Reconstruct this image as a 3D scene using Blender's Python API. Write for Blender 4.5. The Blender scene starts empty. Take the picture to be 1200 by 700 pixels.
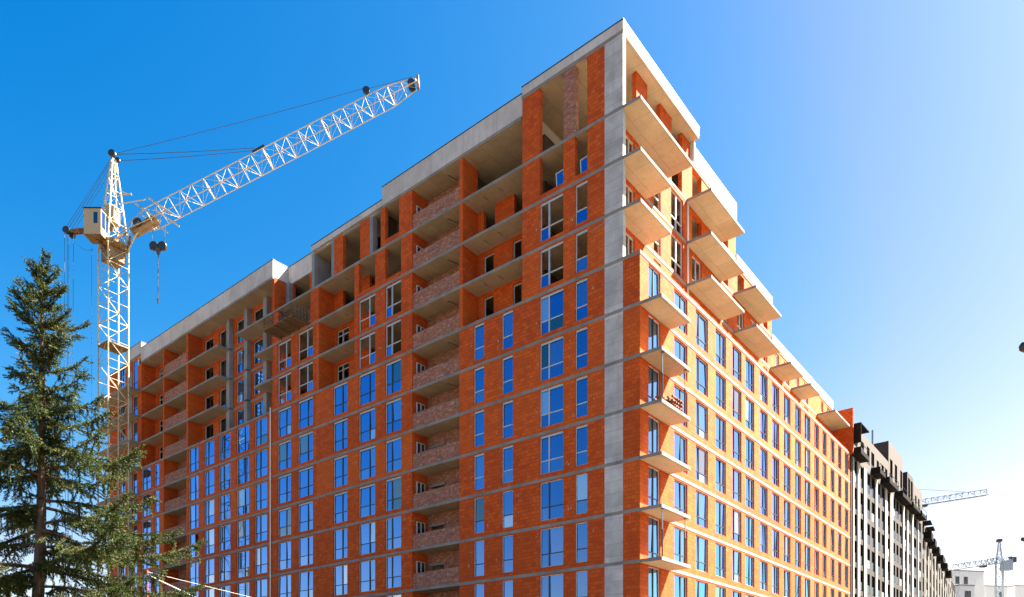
import bpy, bmesh, math, random
import numpy as np
from mathutils import Vector, Matrix
random.seed(11)
rng = np.random.default_rng(5)
scene = bpy.context.scene
col = scene.collection

# ------------------------------------------------------------------ camera
FPX = 841.68                      # focal length in pixels of a 1200 px wide frame
HOR = 811.245                     # horizon row (below the frame: rising front / shift lens)
EYE = 1.65
cd = bpy.data.cameras.new('camera')
cd.sensor_width = 36.0
cd.lens = FPX / 1200 * 36
cd.shift_y = (HOR - 350) / 1200
cd.clip_start = 0.1
cd.clip_end = 4000
cam = bpy.data.objects.new('camera', cd)
col.objects.link(cam)
cam.location = (0, 0, EYE)
cam.rotation_euler = (math.radians(90), 0, 0)
scene.camera = cam

# building frame: corner C, dL runs along the shaded facade, dR along the sunlit one
CX, CY = 7.4475, 41.7894
dL = Vector((-0.77610, 0.63060, 0))
dR = Vector((0.63060, 0.77610, 0))
ANG = math.atan2(dR.y, dR.x)

# ------------------------------------------------------------------ sky and sun
SUN = (-dL * 0.56 + dR * 0.675 + Vector((0, 0, 1))).normalized()
world = bpy.data.worlds.new('World')
scene.world = world
world.use_nodes = True
wn = world.node_tree
wn.nodes.clear()
sky = wn.nodes.new('ShaderNodeTexSky')
sky.sky_type = 'NISHITA'
sky.sun_disc = False
sky.sun_elevation = math.asin(SUN.z)
sky.sun_rotation = math.atan2(SUN.x, SUN.y)
sky.altitude = 0
sky.air_density = 1.0
sky.dust_density = 1.2
sky.ozone_density = 1.5
hsv = wn.nodes.new('ShaderNodeHueSaturation')
hsv.inputs['Saturation'].default_value = 1.3
bg = wn.nodes.new('ShaderNodeBackground')
bg.inputs['Strength'].default_value = 0.05
wo = wn.nodes.new('ShaderNodeOutputWorld')
wn.links.new(sky.outputs[0], hsv.inputs['Color'])
# film-like grade of the whole sky: each channel gets its own contrast, wherever one looks
EXPO = 3.05
sep = wn.nodes.new('ShaderNodeSeparateColor'); cmb = wn.nodes.new('ShaderNodeCombineColor')
wn.links.new(hsv.outputs[0], sep.inputs[0])
green = None
for ch, (g, k, top_) in ((1, (1.2, 1.6, 1.5)), (0, (2.3, 8.8, .5)), (2, (.80, 1.32, 2.2))):
    last = sep.outputs[ch]
    for opn, val in (('MULTIPLY', .1784), ('MINIMUM', top_), ('POWER', g), ('MULTIPLY', k / (.05 * 2 ** EXPO))):
        nd = wn.nodes.new('ShaderNodeMath'); nd.operation = opn; nd.inputs[1].default_value = val
        wn.links.new(last, nd.inputs[0]); last = nd.outputs[0]
    if ch == 0:                       # deep blue keeps no red
        nd = wn.nodes.new('ShaderNodeMath'); nd.operation = 'SUBTRACT'; nd.inputs[1].default_value = .02 / (.05 * 2 ** EXPO); nd.use_clamp = False
        wn.links.new(last, nd.inputs[0])
        mx0 = wn.nodes.new('ShaderNodeMath'); mx0.operation = 'MAXIMUM'; mx0.inputs[1].default_value = 0.0
        wn.links.new(nd.outputs[0], mx0.inputs[0])
        mn0 = wn.nodes.new('ShaderNodeMath'); mn0.operation = 'MINIMUM'
        wn.links.new(mx0.outputs[0], mn0.inputs[0]); g8 = wn.nodes.new('ShaderNodeMath'); g8.operation = 'MULTIPLY'; g8.inputs[1].default_value = .80 * (.05 * 2 ** EXPO) ** .6
        gp = wn.nodes.new('ShaderNodeMath'); gp.operation = 'POWER'; gp.inputs[1].default_value = 1.6
        wn.links.new(green, gp.inputs[0]); wn.links.new(gp.outputs[0], g8.inputs[0]); wn.links.new(g8.outputs[0], mn0.inputs[1]); last = mn0.outputs[0]
    if ch == 1: green = last
    wn.links.new(last, cmb.inputs[ch])
wn.links.new(cmb.outputs[0], bg.inputs['Color'])
wn.links.new(bg.outputs[0], wo.inputs['Surface'])

sd = bpy.data.lights.new('sun', 'SUN')
sd.energy = 5.0
sd.angle = math.radians(0.53)
sd.color = (1.0, 0.92, 0.78)
sun = bpy.data.objects.new('sun', sd)
col.objects.link(sun)
sun.rotation_euler = SUN.to_track_quat('Z', 'Y').to_euler()

scene.view_settings.view_transform = 'Standard'
scene.view_settings.look = 'None'
scene.view_settings.gamma = 1
scene.view_settings.use_curve_mapping = False
scene.view_settings.exposure = EXPO
scene.render.engine = 'CYCLES'
scene.cycles.use_denoising = True
scene.cycles.max_bounces = 8
scene.cycles.diffuse_bounces = 4
scene.cycles.glossy_bounces = 3
scene.cycles.transmission_bounces = 4
scene.cycles.sample_clamp_indirect = 8

# ------------------------------------------------------------------ helpers
M = {}
def tag(o, label=None, cat=None, group=None, kind=None):
    if label: o['label'] = label
    if cat: o['category'] = cat
    if group: o['group'] = group
    if kind: o['kind'] = kind
    return o

def empty(name, loc=(0, 0, 0), rz=0.0):
    o = bpy.data.objects.new(name, None)
    o.empty_display_size = 0.5
    col.objects.link(o)
    o.location = loc
    o.rotation_euler = (0, 0, rz)
    return o

def link(name, me, parent=None, loc=None, rot=None):
    o = bpy.data.objects.new(name, me)
    col.objects.link(o)
    if parent is not None: o.parent = parent
    if loc is not None: o.location = loc
    if rot is not None: o.rotation_euler = rot
    return o

class MB:
    """collects faces and turns them into one mesh object"""
    def __init__(s):
        s.v = []; s.f = []; s.m = []
    def box(s, x0, x1, y0, y1, z0, z1, m=0):
        b = len(s.v)
        s.v += [(x0, y0, z0), (x1, y0, z0), (x1, y1, z0), (x0, y1, z0), (x0, y0, z1), (x1, y0, z1), (x1, y1, z1), (x0, y1, z1)]
        s.f += [(b, b+3, b+2, b+1), (b+4, b+5, b+6, b+7), (b, b+1, b+5, b+4), (b+1, b+2, b+6, b+5), (b+2, b+3, b+7, b+6), (b+3, b, b+4, b+7)]
        s.m += [m] * 6
        return s
    def prism(s, poly, z0, z1, m=0):
        n = len(poly); b = len(s.v)
        s.v += [(x, y, z0) for x, y in poly] + [(x, y, z1) for x, y in poly]
        s.f += [tuple(range(b + n - 1, b - 1, -1)), tuple(range(b + n, b + 2 * n))]
        s.f += [(b + i, b + (i + 1) % n, b + n + (i + 1) % n, b + n + i) for i in range(n)]
        s.m += [m] * (n + 2)
        return s
    def bar(s, p, q, r, n=4, r2=None, m=0, caps=True):
        p = Vector(p); q = Vector(q); d = q - p
        if d.length < 1e-6: return s
        d.normalize()
        a = d.cross(Vector((0, 0, 1)))
        if a.length < 1e-3: a = d.cross(Vector((0, 1, 0)))
        a.normalize(); c = d.cross(a)
        r2 = r if r2 is None else r2
        b = len(s.v)
        for k in range(n):
            t = 2 * math.pi * (k + .5) / n
            o = a * math.cos(t) + c * math.sin(t)
            s.v.append(tuple(p + o * r)); s.v.append(tuple(q + o * r2))
        for k in range(n):
            i = b + 2 * k; j = b + 2 * ((k + 1) % n)
            s.f.append((i, j, j + 1, i + 1)); s.m.append(m)
        if caps:
            s.f.append(tuple(b + 2 * k for k in range(n - 1, -1, -1))); s.m.append(m)
            s.f.append(tuple(b + 2 * k + 1 for k in range(n))); s.m.append(m)
        return s
    def tube(s, pts, rad, n=6, m=0):
        for i in range(len(pts) - 1):
            r0 = rad[i] if isinstance(rad, (list, tuple)) else rad
            r1 = rad[i + 1] if isinstance(rad, (list, tuple)) else rad
            s.bar(pts[i], pts[i + 1], r0, n, r1, m)
        return s
    def lathe(s, c, axis, prof, n=16, m=0):
        """prof: list of (distance along axis, radius)"""
        c = Vector(c); d = Vector(axis).normalized()
        a = d.cross(Vector((0, 0, 1)))
        if a.length < 1e-3: a = d.cross(Vector((0, 1, 0)))
        a.normalize(); e = d.cross(a); b = len(s.v)
        for h, r in prof:
            for k in range(n):
                t = 2 * math.pi * k / n
                s.v.append(tuple(c + d * h + (a * math.cos(t) + e * math.sin(t)) * r))
        for i in range(len(prof) - 1):
            for k in range(n):
                k2 = (k + 1) % n
                s.f.append((b + i * n + k, b + i * n + k2, b + (i + 1) * n + k2, b + (i + 1) * n + k)); s.m.append(m)
        s.f.append(tuple(b + k for k in range(n - 1, -1, -1))); s.m.append(m)
        s.f.append(tuple(b + (len(prof) - 1) * n + k for k in range(n))); s.m.append(m)
        return s
    def mesh(s, name, mats, bevel=0.0):
        me = bpy.data.meshes.new(name)
        me.from_pydata(s.v, [], s.f)
        for mt in (mats if isinstance(mats, (list, tuple)) else [mats]): me.materials.append(mt)
        me.polygons.foreach_set('material_index', s.m)
        bm = bmesh.new(); bm.from_mesh(me)
        if bevel:
            bmesh.ops.bevel(bm, geom=[e for e in bm.edges], offset=bevel, segments=1, affect='EDGES', clamp_overlap=True)
        bmesh.ops.recalc_face_normals(bm, faces=bm.faces)
        bm.to_mesh(me); bm.free()
        me.update()
        return me
    def build(s, name, mats, parent=None, loc=None, rot=None, bevel=0.0):
        if mats is M.get('slab'):                  # warm bounce light put into the soffit colour, plain grey edge
            me = s.mesh(name, [M['slab'], M['edge']], bevel)
            for p in me.polygons: p.material_index = 1 if abs(p.normal.z) < .5 else 0
            return link(name, me, parent, loc, rot)
        return link(name, s.mesh(name, mats, bevel), parent, loc, rot)

# ------------------------------------------------------------------ materials
class NT:
    def __init__(s, name):
        s.mat = bpy.data.materials.new(name); s.mat.use_nodes = True
        s.t = s.mat.node_tree; s.t.nodes.clear()
        s.out = s.n('ShaderNodeOutputMaterial')
    def n(s, typ, **kw):
        nd = s.t.nodes.new(typ)
        for k, v in kw.items():
            if hasattr(nd, k): setattr(nd, k, v)
        return nd
    def l(s, a, b): s.t.links.new(a, b)
    def mix(s, fac, a, b, mode='MIX'):
        m = s.n('ShaderNodeMix'); m.data_type = 'RGBA'; m.blend_type = mode
        if isinstance(fac, float): m.inputs[0].default_value = fac
        else: s.l(fac, m.inputs[0])
        for i, c in ((6, a), (7, b)):
            if isinstance(c, tuple): m.inputs[i].default_value = (*c, 1)
            else: s.l(c, m.inputs[i])
        return m.outputs[2]
    def math(s, op, a, b=0.0, c=None):
        m = s.n('ShaderNodeMath'); m.operation = op
        for i, x in enumerate((a, b, c)):
            if x is None: continue
            if isinstance(x, (int, float)): m.inputs[i].default_value = x
            else: s.l(x, m.inputs[i])
        return m.outputs[0]
    def ramp(s, fac, stops):
        r = s.n('ShaderNodeValToRGB')
        e = r.color_ramp.elements
        while len(e) < len(stops): e.new(0.5)
        for el, (p, c) in zip(e, stops):
            el.position = p; el.color = (*c, 1) if isinstance(c, tuple) else (c, c, c, 1)
        s.l(fac, r.inputs[0])
        return r.outputs[0]
    def noise(s, vec, scale, detail=4, rough=.6, dist=0.0):
        n = s.n('ShaderNodeTexNoise'); n.inputs['Scale'].default_value = scale
        n.inputs['Detail'].default_value = detail; n.inputs['Roughness'].default_value = rough
        n.inputs['Distortion'].default_value = dist
        if vec is not None: s.l(vec, n.inputs['Vector'])
        return n.outputs['Fac']
    def obj(s): return s.n('ShaderNodeTexCoord').outputs['Object']
    def scale(s, vec, k):
        m = s.n('ShaderNodeMapping'); m.inputs['Scale'].default_value = k
        s.l(vec, m.inputs['Vector']); return m.outputs[0]
    def wallvec(s, vec):
        """(x+y, z) so that courses run level round any upright wall"""
        sp = s.n('ShaderNodeSeparateXYZ'); s.l(vec, sp.inputs[0])
        cb = s.n('ShaderNodeCombineXYZ')
        s.l(s.math('ADD', sp.outputs[0], sp.outputs[1]), cb.inputs[0]); s.l(sp.outputs[2], cb.inputs[1])
        return cb.outputs[0]
    def done(s, colour, rough=.8, bump=None, bstr=.3, bdist=.02, spec=.3, metal=0.0):
        p = s.n('ShaderNodeBsdfPrincipled')
        if isinstance(colour, tuple): p.inputs['Base Color'].default_value = (*colour, 1)
        else: s.l(colour, p.inputs['Base Color'])
        if isinstance(rough, (int, float)): p.inputs['Roughness'].default_value = rough
        else: s.l(rough, p.inputs['Roughness'])
        p.inputs['Specular IOR Level'].default_value = spec
        p.inputs['Metallic'].default_value = metal
        if bump is not None:
            b = s.n('ShaderNodeBump'); b.inputs['Strength'].default_value = bstr; b.inputs['Distance'].default_value = bdist
            s.l(bump, b.inputs['Height']); s.l(b.outputs[0], p.inputs['Normal'])
        s.l(p.outputs[0], s.out.inputs[0])
        return s.mat

def bricktex(t, vec, w, h, mortar, c1, c2, cm, bias=0.0):
    b = t.n('ShaderNodeTexBrick')
    b.inputs['Scale'].default_value = 1.0
    b.inputs['Brick Width'].default_value = w; b.inputs['Row Height'].default_value = h
    b.inputs['Mortar Size'].default_value = mortar; b.inputs['Mortar Smooth'].default_value = .1
    b.inputs['Bias'].default_value = bias
    for k, c in (('Color1', c1), ('Color2', c2), ('Mortar', cm)): b.inputs[k].default_value = (*c, 1)
    t.l(vec, b.inputs['Vector'])
    return b

def m_block():
    t = NT('ceramic_block'); o = t.obj(); w = t.wallvec(o)
    b = bricktex(t, w, .38, .24, .012, (.62, .108, .012), (.44, .062, .007), (.23, .042, .010), .0)
    odd = bricktex(t, w, .38, .24, .0, (1, 1, 1), (.0, .0, .0), (1, 1, 1), -.75)     # few odd darker blocks
    c = t.mix(t.math('MULTIPLY', t.math('SUBTRACT', 1.0, odd.outputs['Color']), .45), b.outputs['Color'], (.22, .05, .016))
    big = t.noise(o, .35, 5, .65)
    c = t.mix(t.ramp(big, [(.45, 0.0), (.66, .45)]), c, (.36, .055, .009))
    fine = t.noise(t.scale(w, (.9, 9.0, 1.0)), 1.0, 6, .75)
    c = t.mix(t.ramp(fine, [(.35, .35), (.62, 0.0)]), c, (.27, .05, .014))
    smear = t.noise(t.scale(w, (2.5, .7, 1)), 1.4, 6, .75)
    c = t.mix(t.ramp(smear, [(.62, 0.0), (.74, .5)]), c, (.46, .24, .15))            # dried mortar smears
    rnd = t.n('ShaderNodeObjectInfo').outputs['Random']                               # delivery batches differ a little
    c = t.mix(t.ramp(rnd, [(.0, .35), (.35, 0.0)]), c, (.30, .050, .008))
    c = t.mix(t.ramp(rnd, [(.7, 0.0), (1.0, .35)]), c, (.62, .15, .025))
    h = t.math('SUBTRACT', 1.0, b.outputs['Fac'])
    h = t.math('ADD', h, t.math('MULTIPLY', fine, .5))
    return t.done(c, .85, h, .5, .012, .2)

def m_rough_brick():
    t = NT('rough_brick'); o = t.obj(); w = t.wallvec(o)
    b = bricktex(t, w, .26, .078, .012, (.36, .095, .045), (.17, .05, .028), (.36, .24, .18), -.1)
    c = t.mix(t.ramp(t.noise(o, .8, 4, .7), [(.4, 0.0), (.7, .6)]), b.outputs['Color'], (.16, .075, .055))
    sp = t.noise(t.scale(w, (2.6, 4.5, 2.6)), 1.0, 6, .95)
    c = t.mix(t.ramp(sp, [(.32, .7), (.44, 0.0)]), c, (.07, .028, .02))
    c = t.mix(t.ramp(sp, [(.52, 0.0), (.61, .8)]), c, (.55, .42, .36))
    h = t.math('ADD', t.math('SUBTRACT', 1.0, b.outputs['Fac']), sp)
    return t.done(c, .9, h, .8, .025, .15)

def m_concrete(name, base, var=.35, joints=None, warm=(1, 1, 1)):
    t = NT(name); o = t.obj()
    a = t.noise(o, .6, 6, .65); f = t.noise(o, 9.0, 5, .7)
    st = t.noise(t.scale(o, (3.2, 3.2, .22)), 1.0, 5, .7)
    dark = tuple(x * (1 - var) for x in base)
    c = t.mix(t.ramp(a, [(.3, 0.0), (.72, 1.0)]), base, dark)
    c = t.mix(t.ramp(st, [(.5, 0.0), (.75, .45)]), c, tuple(x * .55 for x in base))
    c = t.mix(t.ramp(f, [(.3, .25), (.5, 0.0)]), c, tuple(x * .6 for x in base))
    h = f
    if joints:
        jo = t.wallvec(o) if max(joints) > 8 else o
        j = bricktex(t, jo, joints[0], joints[1], .018, (0, 0, 0), (0, 0, 0), (1, 1, 1))
        c = t.mix(t.math('MULTIPLY', j.outputs['Color'], .55), c, tuple(x * .4 for x in base))
        pan = bricktex(t, jo, joints[0], joints[1], 0.0, (1, 1, 1), (.82, .80, .76), (1, 1, 1))
        c = t.mix(.8, c, pan.outputs['Color'], 'MULTIPLY')
    return t.done(c, .88, h, .35, .01, .2)

def m_glass(name, tint, rough=.02, base=(.006, .009, .013), gloss=.28):
    t = NT(name); o = t.obj()
    g = t.n('ShaderNodeBsdfGlossy'); g.inputs['Color'].default_value = (*tint, 1); g.inputs['Roughness'].default_value = rough
    d = t.n('ShaderNodeBsdfDiffuse'); d.inputs['Color'].default_value = (*base, 1)
    b = t.n('ShaderNodeBump'); b.inputs['Strength'].default_value = .14; b.inputs['Distance'].default_value = .01
    t.l(t.noise(o, 1.1, 2, .5), b.inputs['Height'])
    t.l(b.outputs[0], g.inputs['Normal'])
    lw = t.n('ShaderNodeLayerWeight'); lw.inputs[0].default_value = .5
    fac = t.math('MULTIPLY_ADD', t.math('MINIMUM', t.math('MULTIPLY', t.math('POWER', lw.outputs['Facing'], 1.5), 1.5), 1.0), 1 - gloss, gloss)
    m = t.n('ShaderNodeMixShader'); t.l(fac, m.inputs[0]); t.l(d.outputs[0], m.inputs[1]); t.l(g.outputs[0], m.inputs[2])
    t.l(m.outputs[0], t.out.inputs[0])
    return t.mat

def m_plain(name, c, rough=.5, var=.12, scale=6.0, metal=0.0, spec=.4):
    t = NT(name); o = t.obj()
    n = t.noise(o, scale, 4, .65)
    cc = t.mix(t.ramp(n, [(.3, 0.0), (.7, 1.0)]), c, tuple(x * (1 - 2 * var) for x in c))
    return t.done(cc, rough, n, .1, .005, spec, metal)

def m_painted(name, c, rust=(.16, .07, .03), amount=.6):
    t = NT(name); o = t.obj()
    n = t.noise(o, 2.2, 6, .75); f = t.noise(o, 14.0, 4, .7)
    cc = t.mix(t.ramp(f, [(.35, .3), (.6, 0.0)]), c, tuple(x * .7 for x in c))
    cc = t.mix(t.ramp(n, [(amount - .03, 0.0), (amount + .06, .85)]), cc, rust)
    return t.done(cc, .5, f, .15, .004, .4)

def m_wood(name, c):
    t = NT(name); o = t.obj()
    n = t.noise(t.scale(o, (2, 14, 14)), 1.5, 5, .7)
    cc = t.mix(t.ramp(n, [(.3, 0.0), (.7, 1.0)]), c, tuple(x * .5 for x in c))
    return t.done(cc, .8, n, .3, .006, .2)

M['block'] = m_block()
M['rough'] = m_rough_brick()
M['stock'] = m_plain('dusty_block_stock', (.22, .085, .045), .9, .2, 5)
M['concrete'] = m_concrete('grey_concrete', (.27, .275, .28), .4)
M['pillar'] = m_concrete('pillar_concrete', (.56, .57, .585), .5, (9.0, .75))
M['fascia'] = m_concrete('parapet_concrete', (.58, .565, .55), .3, (3.1, 9.0))
M['slab'] = m_concrete('bounce_warmed_slab_concrete', (.46, .365, .26), .22, (2.5, 1.25))  # warm tone stands in for light bounced off the lit bricks
M['mortar'] = m_plain('dried_mortar', (.44, .36, .30), .9, .2, 20)
M['edge'] = m_concrete('slab_edge_concrete', (.27, .26, .24), .5)
M['inner'] = m_concrete('shade_darkened_concrete', (.09, .07, .05), .3)  # grey concrete darkened, the shade of the rooms is in its colour
M['coping'] = m_plain('dark_coping_metal', (.05, .055, .06), .45)
M['frame'] = m_plain('white_frame', (.50, .52, .54), .4, .06)
M['mull'] = m_plain('dark_mullion', (.035, .045, .06), .4)
M['grey'] = m_plain('grey_mullion', (.42, .50, .60), .35)
M['foil'] = m_plain('blue_sealing_foil', (.38, .56, .68), .5, .2, 10)
M['glassL'] = m_glass('blue_coated_glass', (.22, .48, .95))
M['glassD'] = m_glass('dark_glass', (.5, .55, .6), .03, (.006, .007, .008), .10)
M['glassM'] = m_glass('dusty_blue_glass', (.27, .52, .93), .08, (.03, .04, .05))
M['glassF'] = m_glass('filmed_glass', (.55, .70, .90), .18, (.16, .20, .26), .4)
M['glassN'] = m_glass('hazed_dark_glass', (.22, .25, .27), .05, (.022, .025, .026), .03)  # low gloss; base lifted so that distance haze sits in the colour
M['wood'] = m_wood('scaffold_wood', (.23, .15, .085))
M['steel'] = m_plain('dark_steel', (.07, .07, .075), .45, .2, 8, .6)
M['galv'] = m_plain('galvanised_steel', (.35, .36, .37), .4, .15, 8, .7)
M['cream'] = m_painted('cream_crane_paint', (.50, .42, .25), (.16, .08, .03), .58)
M['ochre'] = m_painted('ochre_crane_paint', (.22, .125, .045), (.07, .03, .015), .54)
M['jibchord'] = m_painted('weathered_jib_paint', (.46, .37, .20), (.18, .10, .04), .62)
M['cab'] = m_painted('beige_cabin_paint', (.42, .33, .20), (.2, .1, .05), .68)
M['rope'] = m_plain('steel_rope', (.045, .06, .09), .5)
M['white'] = m_plain('white_render', (.78, .77, .75), .8, .04, 1.5)
M['whitepipe'] = m_plain('white_plastic', (.78, .74, .68), .4, .05)
M['brown'] = m_plain('brown_cladding', (.032, .021, .020), .7, .2, 2)
M['beige'] = m_plain('beige_render', (.066, .050, .045), .85, .12, 1.2)
M['black'] = m_plain('hazed_black_cladding', (.018, .016, .016), .8, .2, spec=.05)  # black lifted a little in place of haze
M['pilaster'] = m_plain('white_pilaster', (.28, .265, .25), .7, .12, 1.5)
M['bluecrane'] = m_plain('hazed_blue_crane_paint', (.40, .47, .52), .5, .15, 3)  # blue paled, with the haze of distance mixed into the paint colour
M['red'] = m_plain('red_paint', (.45, .06, .03), .5)

# ------------------------------------------------------------------ ground
def ground():
    t = NT('site_ground'); o = t.obj()
    c = t.mix(t.ramp(t.noise(o, .05, 6, .6), [(.35, 0.0), (.65, 1.0)]), (.105, .078, .052), (.07, .055, .04))
    f = t.noise(o, 2.0, 6, .7)
    c = t.mix(t.ramp(f, [(.3, .5), (.6, 0.0)]), c, (.16, .13, .10))
    mt = t.done(c, .95, f, .4, .04, .1)
    b = MB(); R = 2500
    b.v = [(-R, -R, 0), (R, -R, 0), (R, R, 0), (-R, R, 0)]; b.f = [(0, 1, 2, 3)]; b.m = [0]
    tag(b.build('ground', mt), kind='structure')
ground()

def at(px, py, Y):
    """world point seen at a photo pixel, Y metres in front of the camera"""
    return Vector(((px - 600) / FPX * Y, Y, EYE + (HOR - py) / FPX * Y))

# ------------------------------------------------------------------ main building (local x = v along sunlit side, y = u along shaded side)
Z = lambda n: 9.2955 + 3.0 * n
BLD = empty('apartment_building', (CX, CY, 0), ANG)
tag(BLD, 'large unfinished apartment block of orange ceramic blocks with grey concrete floor slabs', 'building')

def wall(side, plane, a0, a1, z0, z1, th, ops=(), name='brick_wall', mat='block', parent=None):
    """upright wall with rectangular openings (a0, a1, z0, z1); only outer faces are made"""
    ops = [(min(o[0], o[1]), max(o[0], o[1]), o[2], o[3]) for o in ops]
    for o in ops:                                      # a gap over the full height parts the wall in two
        if o[2] <= z0 + 1e-4 and o[3] >= z1 - 1e-4:
            rest = [q for q in ops if q is not o]
            if o[0] > a0 + 1e-3: wall(side, plane, a0, o[0], z0, z1, th, [q for q in rest if q[1] <= o[0]], name, mat, parent)
            if o[1] < a1 - 1e-3: wall(side, plane, o[1], a1, z0, z1, th, [q for q in rest if q[0] >= o[1]], name, mat, parent)
            return None
    A = sorted({a0, a1, *[max(a0, min(a1, x)) for o in ops for x in o[:2]]})
    Zs = sorted({z0, z1, *[max(z0, min(z1, x)) for o in ops for x in o[2:]]})
    na, nz = len(A) - 1, len(Zs) - 1
    def solid(i, j):
        if i < 0 or j < 0 or i >= na or j >= nz: return False
        a = (A[i] + A[i + 1]) / 2; z = (Zs[j] + Zs[j + 1]) / 2
        return not any(o[0] < a < o[1] and o[2] < z < o[3] for o in ops)
    vid = {}; b = MB()
    def V(i, j, k):
        if (i, j, k) not in vid:
            d = plane + (th if k else 0)
            vid[(i, j, k)] = len(b.v)
            b.v.append((d, A[i], Zs[j]) if side == 'L' else (A[i], d, Zs[j]))
        return vid[(i, j, k)]
    for i in range(na):
        for j in range(nz):
            if not solid(i, j): continue
            for k in (0, 1): b.f.append((V(i, j, k), V(i + 1, j, k), V(i + 1, j + 1, k), V(i, j + 1, k)))
            if not solid(i - 1, j): b.f.append((V(i, j, 0), V(i, j + 1, 0), V(i, j + 1, 1), V(i, j, 1)))
            if not solid(i + 1, j): b.f.append((V(i + 1, j, 0), V(i + 1, j + 1, 0), V(i + 1, j + 1, 1), V(i + 1, j, 1)))
            if not solid(i, j - 1): b.f.append((V(i, j, 0), V(i + 1, j, 0), V(i + 1, j, 1), V(i, j, 1)))
            if not solid(i, j + 1): b.f.append((V(i, j + 1, 0), V(i + 1, j + 1, 0), V(i + 1, j + 1, 1), V(i, j + 1, 1)))
    if not b.f: return None
    b.m = [0] * len(b.f)
    return b.build(name, M[mat], parent or BLD)

def box(name, v0, v1, u0, u1, z0, z1, mat, parent=None, bevel=0.0):
    return MB().box(v0, v1, u0, u1, z0, z1).build(name, M[mat], parent or BLD, bevel=bevel)

# --- windows: the part "window" is the frame, each pane is a sub-part
_fr, _pn = {}, {}
def frame_mesh(w, h, split, tr, mull, foil):
    key = (round(w, 2), round(h, 2), split, tr, mull, foil)
    if key in _fr: return _fr[key]
    b = MB(); e = .05; D = .09
    b.box(0, e, 0, D, 0, h, 0); b.box(w - e, w, 0, D, 0, h, 0)
    b.box(e, w - e, 0, D, 0, e, 0); b.box(e, w - e, 0, D, h - e, h, 0)
    if split: b.box(w * split - .045, w * split + .045, -.012, D - .01, e, h - e, 1)
    if tr:
        if split:
            b.box(e, w * split - .045, .004, D - .012, tr - .03, tr + .03, 1 if mull == 'mull' else 0)
            b.box(w * split + .045, w - e, .004, D - .012, tr - .03, tr + .03, 1 if mull == 'mull' else 0)
        else: b.box(e, w - e, .004, D - .012, tr - .03, tr + .03, 1 if mull == 'mull' else 0)
    if foil: b.box(.01, w - .01, -.018, -.004, h - .15, h + .03, 2)
    _fr[key] = b.mesh('window', [M['frame'], M[mull], M['foil']])
    return _fr[key]

def pane_mesh(w, h, mat):
    key = (round(w, 2), round(h, 2), mat)
    if key not in _pn: _pn[key] = MB().box(-w / 2, w / 2, -.008, .008, -h / 2, h / 2).mesh('pane', M[mat])
    return _pn[key]

def window(side, plane, aL, w, z, h, split=None, tr=.85, mull='mull', panes='all', foil=False, glass='glassL', inset=.1, parent=None, open_leaf=False):
    me = frame_mesh(w, h, split, tr, mull, foil)
    if side == 'L': o = link('window', me, parent or BLD, (plane + inset, aL, z), (0, 0, -math.pi / 2))
    else: o = link('window', me, parent or BLD, (aL, plane + inset, z))
    e = .06
    xs = [e, w * split, w - e] if split else [e, w - e]
    zs = [e, tr, h - e] if tr else [e, h - e]
    for i in range(len(xs) - 1):
        for j in range(len(zs) - 1):
            tagc = ('l' if i == 0 else 'r') + ('b' if j == 0 else 't')
            if panes != 'all' and tagc not in panes: continue
            if panes == 'all' and open_leaf and tagc == 'rt': continue
            gl = glass
            if glass == 'glassL':
                q = random.random()
                gl = 'glassF' if q < .05 else ('glassD' if q < .09 else ('glassM' if q < .3 else 'glassL'))
            p = link('pane', pane_mesh(xs[i + 1] - xs[i], zs[j + 1] - zs[j], gl), o,
                     ((xs[i] + xs[i + 1]) / 2, .045, (zs[j] + zs[j + 1]) / 2))
            p.rotation_euler = (math.radians(random.gauss(0, .6)), 0, math.radians(random.gauss(0, .6)))
    return o

# --- window columns of the shaded facade: (u at viewer left, u at viewer right, split)
WL = [(64.3, 62.04, .45), (61.23, 60.0, None), (53.37, 51.31, .6), (50.18, 48.14, .35), (47.27, 45.06, .38), (43.97, 41.7, .6),
      (40.77, 38.67, .4), (36.97, 34.89, .6), (33.86, 31.65, .62), (28.82, 26.97, .6), (25.52, 23.49, .62), (22.29, 20.48, .38),
      (13.04, 12.07, None), (10.49, 9.52, None), (7.29, 5.44, .37), (4.55, 3.64, None)]
SILL, HEAD = .38, .15
def lz(k): return Z(k) + .1, Z(k + 1) - .1
def op(a, b, k, sill=SILL, head=HEAD): return (b, a, Z(k) + sill, Z(k + 1) - head)

# --- floor slabs (L-shaped plan, edges stand 2 cm proud of the walls)
UEND, VEND = 73.0, 46.0
def slab(n):
    z0, z1 = Z(n) - .1, Z(n) + .1
    e = -.025
    left = [(e, UEND), ]
    if n in (7, 8, 9):
        b = 44.06 if n == 9 else 40.9
        left += [(e, 47.45), (1.58, 47.45), (1.58, b), (e, b)]
    if n <= 6: poly = [(e, e), (VEND, e), (VEND, 14), (14, 14), (14, UEND)] + left
    else:
        vn = {7: 46.0, 8: 27.0, 9: 18.8}[n]
        poly = [(e, 1.13), (.33, 1.13), (.33, 1.78), (vn, 1.78), (vn, 13.9), (13.9, 13.9), (13.9, UEND)] + left
    MB().prism(poly, z0, z1).build('floor_slab', M['slab'], BLD)
for n in range(-3, 10): slab(n)
MB().box(.3, VEND, .3, 13.9, 0, Z(-3) - .1).build('plinth', M['concrete'], BLD)
MB().box(.3, 13.9, 13.9, UEND, 0, Z(-3) - .1).build('plinth', M['concrete'], BLD)

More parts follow.
